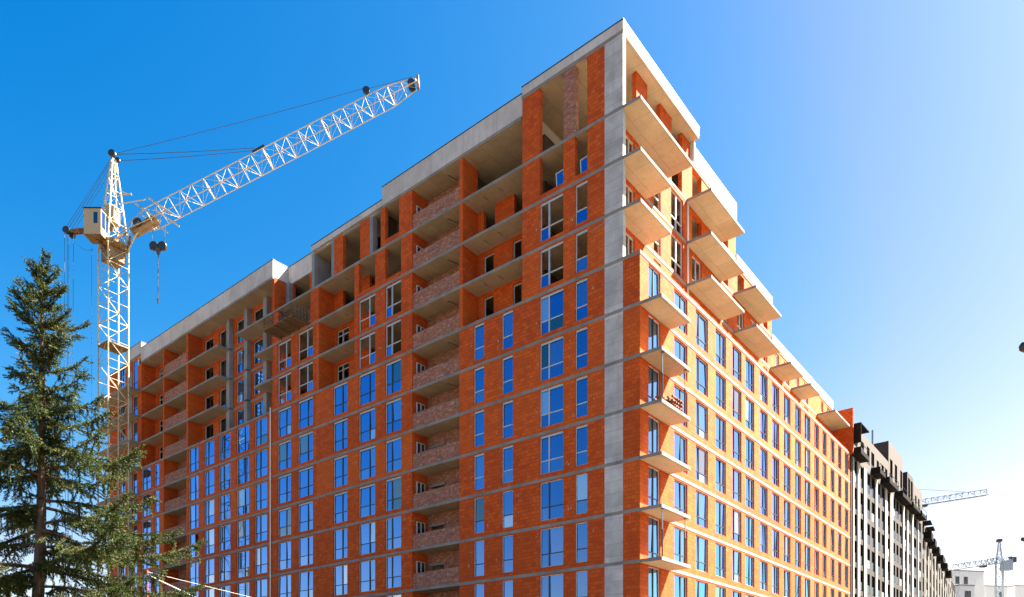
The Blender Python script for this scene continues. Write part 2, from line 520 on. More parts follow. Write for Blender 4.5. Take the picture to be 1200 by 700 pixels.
# --- roof slabs and parapets, shaded side: sections A..F
def parapet(v0, v1, u0, u1, z0, z1, cop=True):
    o = box('parapet', v0, v1, u0, u1, z0, z1, 'fascia')
    if cop: box('coping', v0 - .03, v1 + .03, u0 - .03, u1 + .03, z1, z1 + .06, 'coping', o)
    return o
RA, RB = 40.66, 39.36
MB().prism([(-.02, 1.12), (10.5, 1.12), (10.5, 13.8), (.0, 13.8), (0, 8.73), (-.02, 8.73)], RA, RA + .2).build('roof_slab', M['slab'], BLD)
MB().prism([(.21, 8.75), (.21, 31.8), (1.6, 31.8), (1.6, 37.8), (.21, 37.8), (.21, 64.3), (13.8, 64.3), (13.8, 8.75)], RB, RB + .2).build('roof_slab', M['slab'], BLD)
MB().prism([(0, 64.32), (0, UEND), (13.8, UEND), (13.8, 64.32)], 40.3, 40.5).build('roof_slab', M['slab'], BLD)
parapet(-.04, .2, 1.10, 8.72, RA + .201, 41.42)
parapet(.2, 10.5, 1.10, 1.34, RA + .201, 41.40)
parapet(-.05, .2, 8.75, 22.60, 39.561, 41.0)
box('roof_edge', -.07, .2, 8.75, 22.6, 39.36, 39.56, 'slab')
parapet(-.05, .2, 22.62, 31.80, 39.561, 40.02)
parapet(1.55, 1.8, 31.82, 37.62, 39.40, 41.05)
parapet(-.05, .2, 37.65, 64.3, 39.561, 41.1)
box('roof_edge', -.07, .2, 37.65, 64.3, 39.36, 39.56, 'slab')
parapet(.2, 5.0, 37.65, 37.9, 39.561, 41.08)
parapet(-.05, .2, 64.32, 68.6, 40.51, 41.85)
parapet(.2, 6.0, 64.32, 64.55, 40.51, 41.83)
parapet(.2, 5.0, 8.75, 8.98, 39.561, 40.98)
parapet(.2, 5.0, 22.37, 22.6, 39.561, 40.98)
for (u0, u1) in ((15.2, 18.9), (51.4, 55.0)):
    sh = box('stair_head', 1.6, 5.0, u0, u1, 39.6, 42.05, 'fascia')
    box('coping', 1.5, 5.1, u0 - .1, u1 + .1, 42.05, 42.2, 'coping', sh)

# --- concrete corner pillar, one piece per storey
for k in range(-3, 10):
    z0, z1 = lz(k)
    if k == 9: z1 = RA
    box('concrete_pillar', -.012, .32, 1.13, 2.4, z0, z1, 'pillar')

# --- shaded facade, storeys with glazing
for k in range(-3, 6):
    z0, z1 = lz(k)
    show = k >= -1
    def ops_in(a0, a1): return [op(w[0], w[1], k) for w in WL if a0 <= w[1] and w[0] <= a1 + .01] if show else []
    wall('L', 0, 0.0, 1.13, z0, z1, .3)
    wall('L', 0, 2.4, 14.4, z0, z1, .3, ops_in(2.4, 14.4))
    for a0, a1 in ((19.26, 31.2), (31.2, 37.8), (37.8, 53.84)):
        wall('L', 0, a0, a1, z0, z1, .3, ops_in(a0, a1))
    wall('L', 0, 58.89, 64.34, z0, z1, .3, ops_in(58.89, 64.34))
    wall('L', 0, 64.34, UEND, z0, z1, .3, [op(66.7, 65.5, k, .12), op(70.2, 68.6, k, .12)] if show else [])
    if show:
        window('L', 0, 66.7, 1.2, Z(k) + .12, 2.73, None, 1.1)
        window('L', 0, 70.2, 1.6, Z(k) + .12, 2.73, .5, 1.1)
    if not show: continue
    for i, (a, b, s) in enumerate(WL):
        light = a < 34 and k >= 2
        window('L', 0, a, a - b, Z(k) + SILL, 3 - SILL - HEAD, s, .85, 'grey' if (k >= 2 and a < 14) else 'mull',
               foil=(k >= 2 and a < 40), open_leaf=(a, k) in ((53.37, 2), (64.3, 4)))

# --- shaded facade, upper storeys
for k in range(6, 10):
    z0, z1 = lz(k)
    zt = RA if k == 9 else z1            # ceiling below roof section A
    zb = RB if k == 9 else z1            # ceiling below roof sections B..E
    # A: next to the pillar
    if k < 8: wo = [op(w[0], w[1], k) for w in WL[-2:]]
    elif k == 8: wo = [op(w[0], w[1], k, .42, .1) for w in WL[-2:]]
    else: wo = [(5.44, 7.29, z0, zt), (4.55, 3.64, z0, zt)]
    if k < 9: wall('L', 0, 2.4, 8.71, z0, z1, .3, wo)
    else:
        wall('L', 0, 2.4, 3.64, z0, zt, .3); wall('L', 0, 7.29, 8.71, z0, zt, .3)
        box('rough_brick_pier', .03, .4, 4.55, 5.44, z0, zt, 'rough')
    if k < 8:
        window('L', 0, 7.29, 1.85, Z(k) + SILL, 2.47, .37, .85, 'grey', ('lb',), True)
        window('L', 0, 4.55, .91, Z(k) + SILL, 2.47, None, .85, 'grey', ('lb',), True)
    if k == 8:
        for a in (6.05, 4.2):                      # glazed leaf left standing in the open hole
            o = window('L', 0, a, .62, Z(k) + .42, .95, None, None, 'grey', 'all', False, 'glassL', .12)
            o.rotation_euler = (0, math.radians(-4), -math.pi / 2)
    # loggia beside A
    wall('L', 0, 14.08, 14.4, z0, zb, 1.6)
    if k < 9:
        wall('L', 1.6, 8.71, 14.08, z0, z1, .25, [(12.57, 13.5, z0, z1 - .3), (10.06, 10.82, z0, z1 - .3)] if k < 8 else [(12.45, 13.5, z0, z1), (8.71, 10.7, z0, z1)])
    else:
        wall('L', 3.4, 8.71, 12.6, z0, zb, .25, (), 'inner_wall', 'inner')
    if k < 8:
        for a, wd in ((13.5, .93), (10.82, .76)): window('L', 1.6, a, wd, z0 + .02, z1 - .34 - z0, None, None, 'grey', (), False)
    # balcony strip neighbours
    wo = {6: [op(a, b, 6) for a, b, s in WL[10:12]], 7: [op(a, b, 7) for a, b, s in WL[10:12]], 8: [op(a, b, 8, .45, .1) for a, b, s in WL[10:12]]}
    if k < 9:
        wall('L', 0, 19.26, 26.06, z0, z1, .3, wo[k])
        wall('L', 0, 30.83, 31.15, z0, z1, 1.6)
        wall('L', 1.6, 26.06, 30.83, z0, z1, .25, [(28.81, 30.46, z0, z1 - .3)] if k < 8 else [(27.6, 29.6, z0, z1)])
        if k < 8:
            window('L', 1.6, 30.46, 1.65, z0 + .02, z1 - .34 - z0, .45, 2.0, 'grey', (), False)
            window('L', 0, 25.52, 2.03, Z(k) + SILL, 2.47, .62, .85, 'grey', ('rb',), True)
            window('L', 0, 22.29, 1.81, Z(k) + SILL, 2.47, .38, .85, 'grey', ('lb',), True)
            wall('L', 0, 31.15, 37.77, z0, z1, .3, [op(a, b, k) for a, b, s in WL[7:9]])
            for a, b, s in WL[7:9]: window('L', 0, a, a - b, Z(k) + SILL, 2.47, .6, .85, 'grey', ('rb',), True)
        else:
            wall('L', 0, 31.15, 37.77, z0, z1, .3, [(32.0, 36.85, z0 + .4, z1)])
            wall('L', 1.7, 33.7, 34.5, z0, z1, .3)
    else:
        wall('L', 0, 19.26, 20.7, z0, zb, .3)
        wall('L', 0, 20.7, 22.3, z0, z0 + .42, .3)
        wall('L', 0, 22.3, 22.82, z0, zb, .3)
        wall('L', 0, 24.2, 25.34, z0, zb, .3)
        wall('L', 0, 27.52, 28.7, z0, zb, .3)
        for a in (23.8, 28.7): box('concrete_column', .02, .5, a, a + .4, z0, zb, 'concrete')
        box('concrete_column', 0, .4, 31.45, 31.8, z0, zb, 'concrete')
        box('concrete_column', 1.2, 1.58, 37.0, 37.5, z0, zb, 'concrete')
        wall('L', 1.6, 31.8, 37.77, z0, zb, .25, [(31.8, 33.6, z0, zb), (34.4, 36.9, z0, zb)])
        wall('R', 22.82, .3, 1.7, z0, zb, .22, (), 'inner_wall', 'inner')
        wall('R', 31.5, .4, 2.6, z0, zb, .22, (), 'inner_wall', 'concrete')
    # deep loggias between the stair tower and the balconies
    wall('L', 0, 37.47, 37.77, z0, zb, 1.6) if k == 9 else None
    wall('L', 0, 53.5, 53.84, z0, zb, 1.6)
    eo = [(51.28, 53.1), (48.2, 50.07), (44.95, 46.75), (41.7, 43.6), (38.4, 40.2)]
    wall('L', 1.6, 37.77, 53.5, z0, zb, .25, [(a, b, z0 + (.05 if a > 47.5 else .35), z1 - .2) for a, b in eo])
    for i, (a, b) in enumerate(eo):
        s = .05 if a > 47.5 else .35
        pn = () if i == 0 else (('lb', 'rb') if (i == 1 or k == 9) else 'all')
        window('L', 1.6, b, b - a, z0 + s, z1 - .2 - z0 - s, .55, .9, 'mull', pn, False)
    for a in (47.3, 44.0, 40.6): box('concrete_column', 1.15, 1.58, a, a + .6, z0, zb, 'concrete')
    # far loggia
    wall('L', 0, 64.34, 65.4, z0, zb, .3)
    wall('R', 64.3, .3, 1.5, z0, zb, .25)
    wall('L', 1.5, 58.89, 64.3, z0, zb, .25, [(62.42, 63.37, z0, z1 - .25)])
    window('L', 1.5, 63.37, .95, z0 + .02, z1 - .3 - z0, None, 1.9, 'grey', (), False)
    ztF = 40.3 if k == 9 else z1
    wall('L', 0, 66.7, UEND, z0, ztF, .3, [(68.6, 70.2, z0 + .05, ztF - .1)])
    if k == 9: wall('L', 0, 65.4, 66.7, ztF - .12, ztF, .3)
    window('L', 0, 66.7, 1.3, z0 + .03, ztF - .14 - z0, None, 1.2)
    window('L', 0, 70.2, 1.6, z0 + .06, ztF - .17 - z0, .5, 1.2)
    box('concrete_column', -.03, .28, 66.75, 67.95, z0, ztF, 'concrete') if False else None
    # rooms behind: a corridor wall and cross walls
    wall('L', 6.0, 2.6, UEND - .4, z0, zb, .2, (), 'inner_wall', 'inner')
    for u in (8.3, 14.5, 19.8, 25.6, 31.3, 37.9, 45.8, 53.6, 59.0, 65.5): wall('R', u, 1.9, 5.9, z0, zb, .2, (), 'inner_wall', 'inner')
wall('L', 0, 8.71, 8.9, RB + .2, RA, .3, (), 'roof_step', 'fascia')
for k in range(-3, 10): box('concrete_column', -.03, -.002, 66.75, 67.95, *lz(k), 'concrete')

# --- balcony strips with rough brick parapets
for (a0, a1) in ((14.4, 19.26), (53.84, 58.89)):
    for k in range(-2, 10):
        z0, z1 = lz(k)
        zb = RB if k == 9 else z1
        wall('L', .06, a0, a1, z0, z0 + 1.12 + random.uniform(-.05, .06), .14, (), 'balcony_parapet', 'rough')
        wall('L', 1.6, a0, a1, z0, zb, .25, [(a0 + 3.1, a0 + 4.4, z0 + .95, z0 + 1.85)], 'brick_wall', 'rough')
        if k < 6:
            wall('R', a1, .3, 1.6, z0, zb, .24)
            wall('R', a0 - .24, .3, 1.6, z0, zb, .24)
        elif a0 > 50: wall('R', a1, .02, 1.5, z0, zb, .24)
        else: wall('R', a1, .3, 1.6, z0, zb, .24)
        if a0 < 20:
            window('R', a1, .42, .85, z0 + .25, 1.75 if k > 5 else 1.9, .5, None, 'grey', 'all', False, 'glassD', -.1)
            box('lintel', 1.5, 1.6, a0 + 2.9, a0 + 4.6, z0 + 1.86, z0 + 2.0, 'concrete')

# --- stray reinforcement under the balcony soffits, mortar dabs, chalk marks
for k in range(4, 10):
    zb = (RB if k == 9 else Z(k + 1) - .1) - .03
    MB().bar((.55, 16.1, zb), (1.25, 15.75, zb - .12), .02, 5).build('rebar', M['steel'], BLD)
for k in range(6, 9):
    for u in (11.2, 12.6, 28.0): MB().bar((.5, u, Z(k + 1) - .1), (.75, u - .25, Z(k + 1) - .3), .014, 5).build('rebar', M['steel'], BLD)
db = MB(); rd_ = random.Random(4)
for k in range(-1, 8):
    for a, b_, s_ in WL[2:]:
        for q in range(3):
            if rd_.random() < .45: continue
            u = (a + rd_.uniform(.12, .5)) if rd_.random() < .5 else (b_ - rd_.uniform(.12, .5))
            if not (2.5 < u < 14.2 or 19.4 < u < 25.9 or 31.2 < u < 53): continue
            if k > 5 and (8.6 < u < 14.3 or u > 37.5): continue
            z = Z(k) + rd_.uniform(.5, 2.5); h = rd_.uniform(.05, .22); w_ = rd_.uniform(.015, .04)
            db.prism([(-.008, u - w_), (-.008, u + w_), (.002, u + w_), (.002, u - w_)], z, z + h)
tag(db.build('mortar_dabs', M['mortar'], BLD), kind='stuff')
zc_ = Z(7) - .55
pts = [Vector((-.012, 3.45 - .07 * i, zc_ + .09 * math.sin(i * 1.9) + .012 * i + (.1 if i % 5 == 0 else 0))) for i in range(15)]
MB().tube(pts, .014, 4).build('chalk_scribble', M['mortar'], BLD)
MB().box(.048, .058, 16.0, 16.75, Z(5) + .3, Z(5) + .36).box(.048, .058, 16.0, 16.06, Z(5) - .0 + .12, Z(5) + .3).box(.048, .058, 16.69, 16.75, Z(5) + .12, Z(5) + .3).build('mortar_mark', M['mortar'], BLD)

# --- end balconies of the shaded facade
for n in range(3, 10):
    box('balcony_slab', -1.55, -.03, 64.6, UEND, Z(n) - .09, Z(n) + .09, 'slab')

# --- white drain pipe on the shaded facade
MB().bar((-.12, 37.95, Z(-3) + .2), (-.12, 37.95, Z(6) + .35), .055, 10).build('drain_pipe', M['whitepipe'], BLD)

# ------------------------------------------------------------------ sunlit facade
WR = [(4.36, 6.27, .58), (7.52, 9.45, .35), (10.71, 12.52, .6), (13.7, 15.44, .33), (16.22, 18.04, .6), (19.27, 20.98, .6), (21.99, 23.71, .6),
      (24.85, 26.57, .38), (27.83, 29.41, .38), (30.46, 32.18, .4), (33.38, 34.83, .4), (35.99, 37.33, .4), (38.71, 40.1, .4), (41.38, 42.66, .4), (43.97, 45.32, .4)]
RS = .5
for k in range(-3, 6):
    z0, z1 = lz(k); show = k >= -1
    ops = [(1.03, 2.53, z0 + .03, Z(k + 1) - .16)] + [(a, b, Z(k) + RS, Z(k + 1) - .2) for a, b, s in WR] if show else []
    for a0, a1 in ((.3, 16.0), (16.0, 31.2), (31.2, 46.0)):
        if a0 == 16.0: a0, a1 = 15.8, 29.9
        elif a0 == 31.2: a0 = 29.9
        else: a1 = 15.8
        wall('R', 0, a0, a1, z0, z1, .3, [o for o in ops if a0 <= o[0] and o[1] <= a1])
    if not show: continue
    window('R', 0, 1.03, 1.5, z0 + .03, Z(k + 1) - .16 - z0 - .03, .5, .9 if k % 2 else .6)
    for a, b, s in WR:
        window('R', 0, a, b - a, Z(k) + RS, 2.3, s, .62, 'mull')
# corner balconies
for n in range(-2, 6):
    box('balcony_slab', .0, 3.75, -1.4, -.03, Z(n) - .1, Z(n) + .1, 'slab')
# set-back storeys
UB = 1.8
OPR = [(1.44, 2.56), (5.06, 6.04), (7.53, 9.39), (10.8, 12.4), (14.2, 15.4), (16.3, 17.3), (19.15, 20.59), (22.1, 23.26), (25.0, 26.0),
       (27.86, 28.98), (30.32, 31.8), (33.46, 34.66), (36.24, 37.49), (41.82, 42.64), (43.97, 45.58)]
for k in range(6, 10):
    z0, z1 = lz(k)
    segs = {6: [(.33, 10.4, z1), (10.4, 18.9, z1), (18.9, 27.0, z1), (27.0, 46.0, z1)], 7: [(.33, 10.4, z1), (10.4, 18.9, z1), (18.9, 27.0, z1), (27.0, 46.0, 32.5)],
            8: [(.33, 10.4, z1), (10.4, 18.9, z1), (18.9, 27.0, 35.75)], 9: [(1.0, 10.4, RA), (10.4, 18.8, 39.2)]}[k]
    for a0, a1, zt in segs:
        full = k >= 8 or (k == 7 and a0 > 26)
        if k == 9 and a0 < 2: ops = [(1.0, 2.8, z0, zt), (4.2, 6.0, z0, zt), (7.6, 9.2, z0, zt)]
        else: ops = [(a, b, z0 + (.02 if full else .12), min(zt, z1) - (.0 if k == 9 else .22)) for a, b in OPR if a0 <= a and b <= a1]
        if k == 9 and a0 < 2:
            for b0, b1 in ((2.8, 4.2), (6.0, 7.6), (9.2, 10.4)): wall('R', UB, b0, b1, z0, zt, .3)
        else: wall('R', UB, a0, a1, z0, zt, .3, ops)
        if k < 9:
            for a, b in OPR:
                if a0 <= a and b <= a1 and (k < 8 or a < 9.5):
                    h = min(zt, z1) - .22 - (z0 + (.02 if full else .12))
                    window('R', UB, a, b - a, z0 + (.02 if full else .12), h, .5 if b - a > 1 else None, .8, 'grey', ('lb', 'rb') if k == 6 else (), k == 6)
    vn = max(s[1] for s in segs)
    wall('R', 7.5, 6.3, vn - .3, z0, min(s[2] for s in segs), .2, (), 'inner_wall', 'inner')
    for v in (10.3, 18.7, 26.8, 36.0):
        if v < vn: wall('L', v, 2.2, 7.4, z0, min(s[2] for s in segs), .2, (), 'inner_wall', 'inner')
    if k < 9:
        for v in (9.95,):
            box('concrete_column', v, v + .25, UB - .05, UB - .005, z0, z1, 'fascia')
# upper balcony slabs
for n, lst in {9: [(0.0, 6.96), (9.9, 15.9)], 8: [(0.0, 3.96), (9.9, 15.9), (18.3, 24.1)], 7: [(0.0, 3.9), (9.9, 15.9), (18.4, 24.0), (26.6, 30.0), (32.2, 35.2), (40.3, 45.9)]}.items():
    for a, b in lst: box('balcony_slab', a, b, -.05, 1.77, Z(n) - .1, Z(n) + .1, 'slab')
# stepped roofs of the sunlit wing
MB().box(10.52, 18.8, 1.75, 13.7, 39.2, 39.4).build('roof_slab', M['slab'], BLD)
parapet(10.52, 18.85, 1.72, 1.95, 39.401, 40.78, False)
parapet(18.6, 18.85, 1.95, 9.0, 39.401, 40.76, False)
MB().box(18.86, 27.0, 1.75, 13.7, 35.75, 35.95).build('roof_slab', M['slab'], BLD)
parapet(18.86, 27.05, 1.72, 1.95, 35.951, 36.75, False)
parapet(26.8, 27.05, 1.95, 9.0, 35.951, 36.73, False)
MB().box(27.06, 46.0, 1.75, 13.7, 32.5, 32.7).build('roof_slab', M['slab'], BLD)
parapet(27.06, 46.0, 1.72, 1.95, 32.701, 33.5, False)
wall('L', 46.05, -.3, 4.0, Z(6) + .1, 32.3, .3, (), 'fire_wall')
wall('L', 18.85, 2.2, 9.0, 36.4, 39.2, .2, (), 'gable_wall')
wall('L', 27.05, 2.2, 9.0, 33.4, 35.75, .2, (), 'gable_wall')
wall('L', 10.5, 1.5, 9.0, 39.4, RA, .2, (), 'gable_wall', 'fascia')
box('terrace_kerb', .35, 45.9, .02, .2, Z(6) + .101, Z(6) + .25, 'block')

# ------------------------------------------------------------------ building local -> world
BM = Matrix.Translation((CX, CY, 0)) @ Matrix.Rotation(ANG, 4, 'Z')
def bp(v, u, z): return BM @ Vector((v, u, z))

# loading platform at the shaded facade
LP = empty('loading_platform', bp(-.9, 34.3, Z(8) + .1), ANG)
tag(LP, 'small wooden loading platform with steel cage jutting from the shaded facade', 'platform')
for i in range(8):
    MB().box(-.85 + i * .24, -.85 + i * .24 + .21, -2.2, 2.2, .14, .19).build('plank', M['wood'], LP)
for u in (-2.0, -.7, .7, 2.0): MB().box(-.9, 1.3, u - .06, u + .06, .0, .14).build('joist', M['wood'], LP)
b = MB()
for x in (-.8, .9): b.bar((x, -2.1, .14), (x, -2.1, 1.3), .03)
for z in (.45, .9, 1.3): b.bar((-.8, -2.1, z), (.9, -2.1, z), .025)
for i in range(6): b.bar((-.8 + .34 * i, -2.1, .2), (-.8 + .34 * i, -2.1, 1.3), .012)
b.build('cage_panel', M['galv'], LP)
b = MB()
for u in (-2.1, -.7, .7, 2.1): b.bar((-.82, u, .14), (-.82, u, 1.2), .03)
for z in (.7, 1.2): b.bar((-.82, -2.1, z), (-.82, 2.1, z), .022)
b.build('guard_rail', M['steel'], LP)
MB().box(-.4, .3, -.6, .5, .19, .75).lathe((-.05, -.05, .75), (0, 0, 1), [(0, .2), (.12, .18), (.18, .08)], 10).build('winch', [M['steel']], LP)

# steel props and brick stock on the corner balconies
for n in (3, 0):
    for (v, u) in ((.35, -1.25), (3.3, -1.25)):
        P = empty('steel_prop', bp(v, u, Z(n) + .1), ANG)
        where = 'brick stack' if n == 3 else 'bare slab'
        tag(P, ('adjustable steel prop at the outer corner of the balcony holding the %s' % where) if v < 1 else
            ('adjustable steel prop at the far end of the balcony holding the %s' % where), 'prop', 'steel props between corner balconies')
        MB().bar((0, 0, .01), (0, 0, 1.6), .045, 8).build('outer_tube', M['steel'], P)
        MB().bar((0, 0, 1.6), (0, 0, 2.78), .032, 8).build('inner_tube', M['galv'], P)
        MB().box(-.08, .08, -.08, .08, 0, .01).build('foot_plate', M['steel'], P)
        MB().box(-.08, .08, -.08, .08, 2.78, 2.795).build('head_plate', M['steel'], P)
        MB().lathe((0, 0, 1.5), (0, 0, 1), [(0, .07), (.08, .07)], 8).build('collar', M['steel'], P)
SB = empty('brick_stack', bp(2.35, -.75, Z(3) + .1), ANG)
tag(SB, 'neat open stack of orange hollow blocks on a corner balcony', 'bricks')
blk = MB().box(-.19, .19, -.06, .06, 0, .115).mesh('block', M['stock'], .006)
MB().box(-.55, .55, -.5, .5, 0, .1).build('pallet', M['wood'], SB)
for L in range(6):
    for i in range(3):
        for j in range(4):
            if (i + j + L) % 5 == 4: continue
            if L % 2: link('block', blk, SB, (-.42 + .42 * i, -.42 + .28 * j, .1 + .12 * L))
            else: link('block', blk, SB, (-.42 + .28 * j, -.42 + .42 * i, .1 + .12 * L), (0, 0, math.pi / 2))
HB = empty('brick_heap', bp(.95, -.7, Z(3) + .1), ANG)
tag(HB, 'tumbled heap of loose hollow blocks beside the neat stack on a balcony', 'bricks')
for i in range(26):
    r = random.uniform(0, .55); a = random.uniform(0, 6.28)
    link('block', blk, HB, (r * math.cos(a), .6 * r * math.sin(a), .05 + max(0, .5 - r) * random.uniform(.2, 1.0)),
         (random.uniform(-.5, .5), random.uniform(-.5, .5), random.uniform(0, 3.1)))

# ------------------------------------------------------------------ neighbouring blocks along the street
def simple_window(par, v, w, z, h, light, plane=0.0):
    key = ('sw', round(w, 2), round(h, 2), light)
    if key not in _fr:
        b = MB()
        b.box(0, w, .12, .14, 0, h, 0)
        b.box(0, .06, .05, .12, 0, h, 1); b.box(w - .06, w, .05, .12, 0, h, 1)
        b.box(.06, w - .06, .05, .12, h - .06, h, 1); b.box(.06, w - .06, .05, .12, 0, .06, 1)
        b.box(w / 2 - .03, w / 2 + .03, .06, .12, .06, h - .06, 1)
        b.box(.06, w - .06, .02, .05, .05, 1.0, 2 if light else 0)
        _fr[key] = b.mesh('window', [M['glassN'], M['black'], M['galv']])
    return link('window', _fr[key], par, (v, plane, z))

def wall_on(par, *a, **k): return wall(*a, parent=par, **k)

N2 = empty('brown_apartment_block', BM @ Vector((0, 0, 0)), ANG)
N2.location = bp(46.4, 0, 0)
tag(N2, 'finished dark brown apartment block with tall white pilasters next to the unfinished one', 'building')
o46 = 46.4
cols = [(47.5, 48.8), (50, 51.6), (53.3, 54.9), (55.7, 57.1), (58.5, 60), (60.9, 62.2), (63.7, 65.1), (67.2, 68.6), (69.3, 70.6), (71.4, 72.8), (74.3, 75.6), (77.2, 78.8), (81, 83), (85, 86.6)]
cols = [(a - o46, b - o46) for a, b in cols]
FL = [27.3 - 2.93 * i for i in range(10)]
for i in range(9):
    zt, zb_ = FL[i], FL[i + 1]
    wall_on(N2, 'R', 0, 0.0, 41.4, zb_, zt, .35, [(a, b, zb_ + .45, zt - .15) for a, b in cols] if i < 6 else [], name='wall', mat='brown')
    if i < 6:
        for j, (a, b) in enumerate(cols): simple_window(N2, a, b - a, zb_ + .45, zt - .6 - zb_, (i * 5 + j * 3) % 7 == 0)
MB().box(.3, 41.4, .35, 14, 0, 27.3).build('core', M['brown'], N2)
for a, b in ((46.85, 47.4), (48.85, 49.9), (51.7, 53.0), (57.2, 58.2), (62.3, 63.5), (65.2, 66.8), (73, 74), (75.9, 76.9), (79.3, 80.3), (83.6, 84.4)):
    MB().box(a - o46, b - o46, -.12, -.003, 0, 27.3).build('pilaster', M['pilaster'], N2, bevel=.02)
def attic(v0, v1, z1, ops, mat='beige', u=0.0, d=10, z0=27.32):
    wall_on(N2, 'R', u, v0 - o46, v1 - o46, z0, z1, .3, [(a - o46, b - o46, c, e) for a, b, c, e in ops], name='attic_wall', mat=mat)
    MB().box(v0 - o46, v1 - o46, u + .31, u + d, z0, z1 - .02).build('attic_core', M[mat], N2)
    for a, b, c, e in ops: simple_window(N2, a - o46, b - a, c, e - c, False, u)
attic(46.5, 64.65, 31.1, [(50.7, 52.1, 28.4, 30.1), (53.4, 54.7, 28.2, 30.2), (55.5, 57.0, 27.6, 30.1), (58.2, 59.4, 27.6, 29.8), (60.7, 62.0, 28.2, 29.9), (62.8, 64.0, 27.6, 29.9)])
attic(64.68, 73.3, 33.85, [(65.5, 67.0, 28.5, 31.8), (68.3, 69.8, 28.5, 31.8), (71.7, 73.0, 28.5, 31.8)])
attic(76.5, 80.8, 32.7, [(77.0, 78.4, 28.3, 32.0), (78.9, 80.3, 28.3, 32.0)], 'brown')
attic(80.85, 87.6, 32.0, [(82.0, 83.2, 28.4, 30.6), (84.3, 85.5, 28.4, 30.6)])
attic(73.35, 76.4, 31.0, [(74.0, 75.6, 28.0, 30.4)], 'brown', 1.0)
MB().box(53.9 - o46, 57.6 - o46, 2.0, 6.0, 31.1, 32.5).build('roof_hut', M['beige'], N2)
MB().bar((58.0 - o46, .4, 31.1), (58.0 - o46, .4, 33.4), .12, 8).build('chimney_pipe', M['galv'], N2)
for a, b in ((46.5, 50.2), (55.4, 58.1), (60.4, 65.6), (68.2, 73.9), (75.4, 80.2), (81.6, 85.5)):
    x0, x1 = a - o46, b - o46
    m = MB().box(x0, x1, -1.0, -.003, 27.36, 27.55)
    m.box(x0, x0 + .08, -1.0, -.003, 27.55, 28.1); m.box(x1 - .08, x1, -1.0, -.003, 27.55, 28.1)
    m.box(x0 + .08, x1 - .08, -1.0, -.93, 27.55, 27.85)
    for xx in (x0 + .04, x1 - .04): m.bar((xx, -.96, 28.1), (xx, -.96, 28.5), .03)
    m.bar((x0 + .08, -.96, 28.5), (x1 - .08, -.96, 28.5), .03)
    m.build('balcony', M['black'], N2)
m = MB().box(.1, .2, -1.0, -.01, 28.55, 30.6).box(.1, 3.8, -1.0, -.01, 30.6, 30.7)
m.build('balcony_canopy', M['black'], N2)

N3 = empty('stepped_brown_block', bp(88.6, .2, 0), ANG + math.radians(4.3))
tag(N3, 'farther brown apartment block with dark balconies, its roof line falling along the street', 'building')
Ln = 86.0
c3 = []
x = 1.2
while x < Ln - 3:
    c3.append((x, x + 1.5)); x += 3.1
for i in range(9):
    zt, zb_ = 25.6 - 2.9 * i, max(0, 25.6 - 2.9 * (i + 1))
    wall_on(N3, 'R', 0, 0, Ln, zb_, zt, .35, [(a, b, zb_ + .45, zt - .2) for a, b in c3] if i < 5 else [], name='wall', mat='brown')
    if i < 5:
        for j, (a, b) in enumerate(c3): simple_window(N3, a, 1.5, zb_ + .45, zt - .65 - zb_, (i * 3 + j) % 4 == 0)
MB().box(.02, Ln - .02, .36, 13, 0, 25.6).build('core', M['brown'], N3)
x = 3.0
while x < Ln - 1:
    MB().box(x, x + .9, -.12, -.003, 0, 25.5).build('pilaster', M['pilaster'], N3); x += 6.2
wall_on(N3, 'R', 0, 0, Ln - 20, 25.62, 28.6, .3, [(a, b, 26.2, 27.9) for a, b in c3[:20]], name='attic_wall', mat='beige')
for a, b in c3[:20]: simple_window(N3, a, 1.5, 26.2, 1.7, False)
MB().box(.02, Ln - 20, .31, 12, 25.62, 28.55).build('attic_core', M['beige'], N3)
MB().box(Ln - 19.9, Ln - 1, .2, 12, 25.62, 27.9).build('dark_attic', M['black'], N3)
MB().box(Ln - 32, Ln - 29, .5, 4, 28.6, 30.8).build('roof_hut', M['black'], N3)
for i, x in enumerate((2.5, 9.0, 17, 26, 36, 47)):
    m = MB().box(x, x + 3.4, -1.1, -.003, 25.7, 25.9)
    m.box(x, x + .08, -1.1, -.003, 25.9, 26.8); m.box(x + 3.32, x + 3.4, -1.1, -.003, 25.9, 26.8); m.box(x + .08, x + 3.32, -1.1, -1.03, 25.9, 26.8)
    m.build('balcony', M['black'], N3)
for x in (1.0, 6.0):
    m = MB().box(x, x + 3.0, -1.1, -.003, 28.0, 28.2)
    m.build('balcony_canopy', M['black'], N3)

# ------------------------------------------------------------------ far white buildings
def white_block(pxl, pxr, pyt, Y, depth, name, label, rz, cols_=(), rows_=(), side_cols=()):
    p0 = at(pxr, pyt, Y)
    h = p0.z
    w = (pxr - pxl) / FPX * Y
    E = empty(name, (p0.x, p0.y, 0), rz)
    tag(E, label, 'building')
    MB().box(-w, 0, .3, depth, 0, h).build('wall', M['white'], E)
    wall_on(E, 'R', 0, -w, 0, 0, h, .29, [(-a - b, -a, h - c - d, h - c) for a, b in cols_ for c, d in rows_], name='front_wall', mat='white')
    for a, b in cols_:
        for c, d in rows_: simple_window(E, -a - b, b, h - c - d, d, False)
    for a, b in side_cols:
        for q in range(8):
            z1 = h - 2.2 - 3.2 * q
            sw = simple_window(E, 0, b, z1 - 2.4, 2.4, q % 2 == 1)
            sw.location = (.10, a, z1 - 2.4); sw.rotation_euler = (0, 0, math.pi / 2)
    MB().box(-w - .1, .1, -.1, depth, h, h + .35).build('roof_edge', M['pilaster'], E)
    return E
white_block(1096, 1153, 670.5, 235, 16, 'white_building', 'far white building with two blue windows and a dark strip of side windows', math.radians(12),
            ((6.2, 1.6), (9.4, 1.6), (12.6, 1.6)), ((1.8, 2.4),), ((2.0, 2.6),))
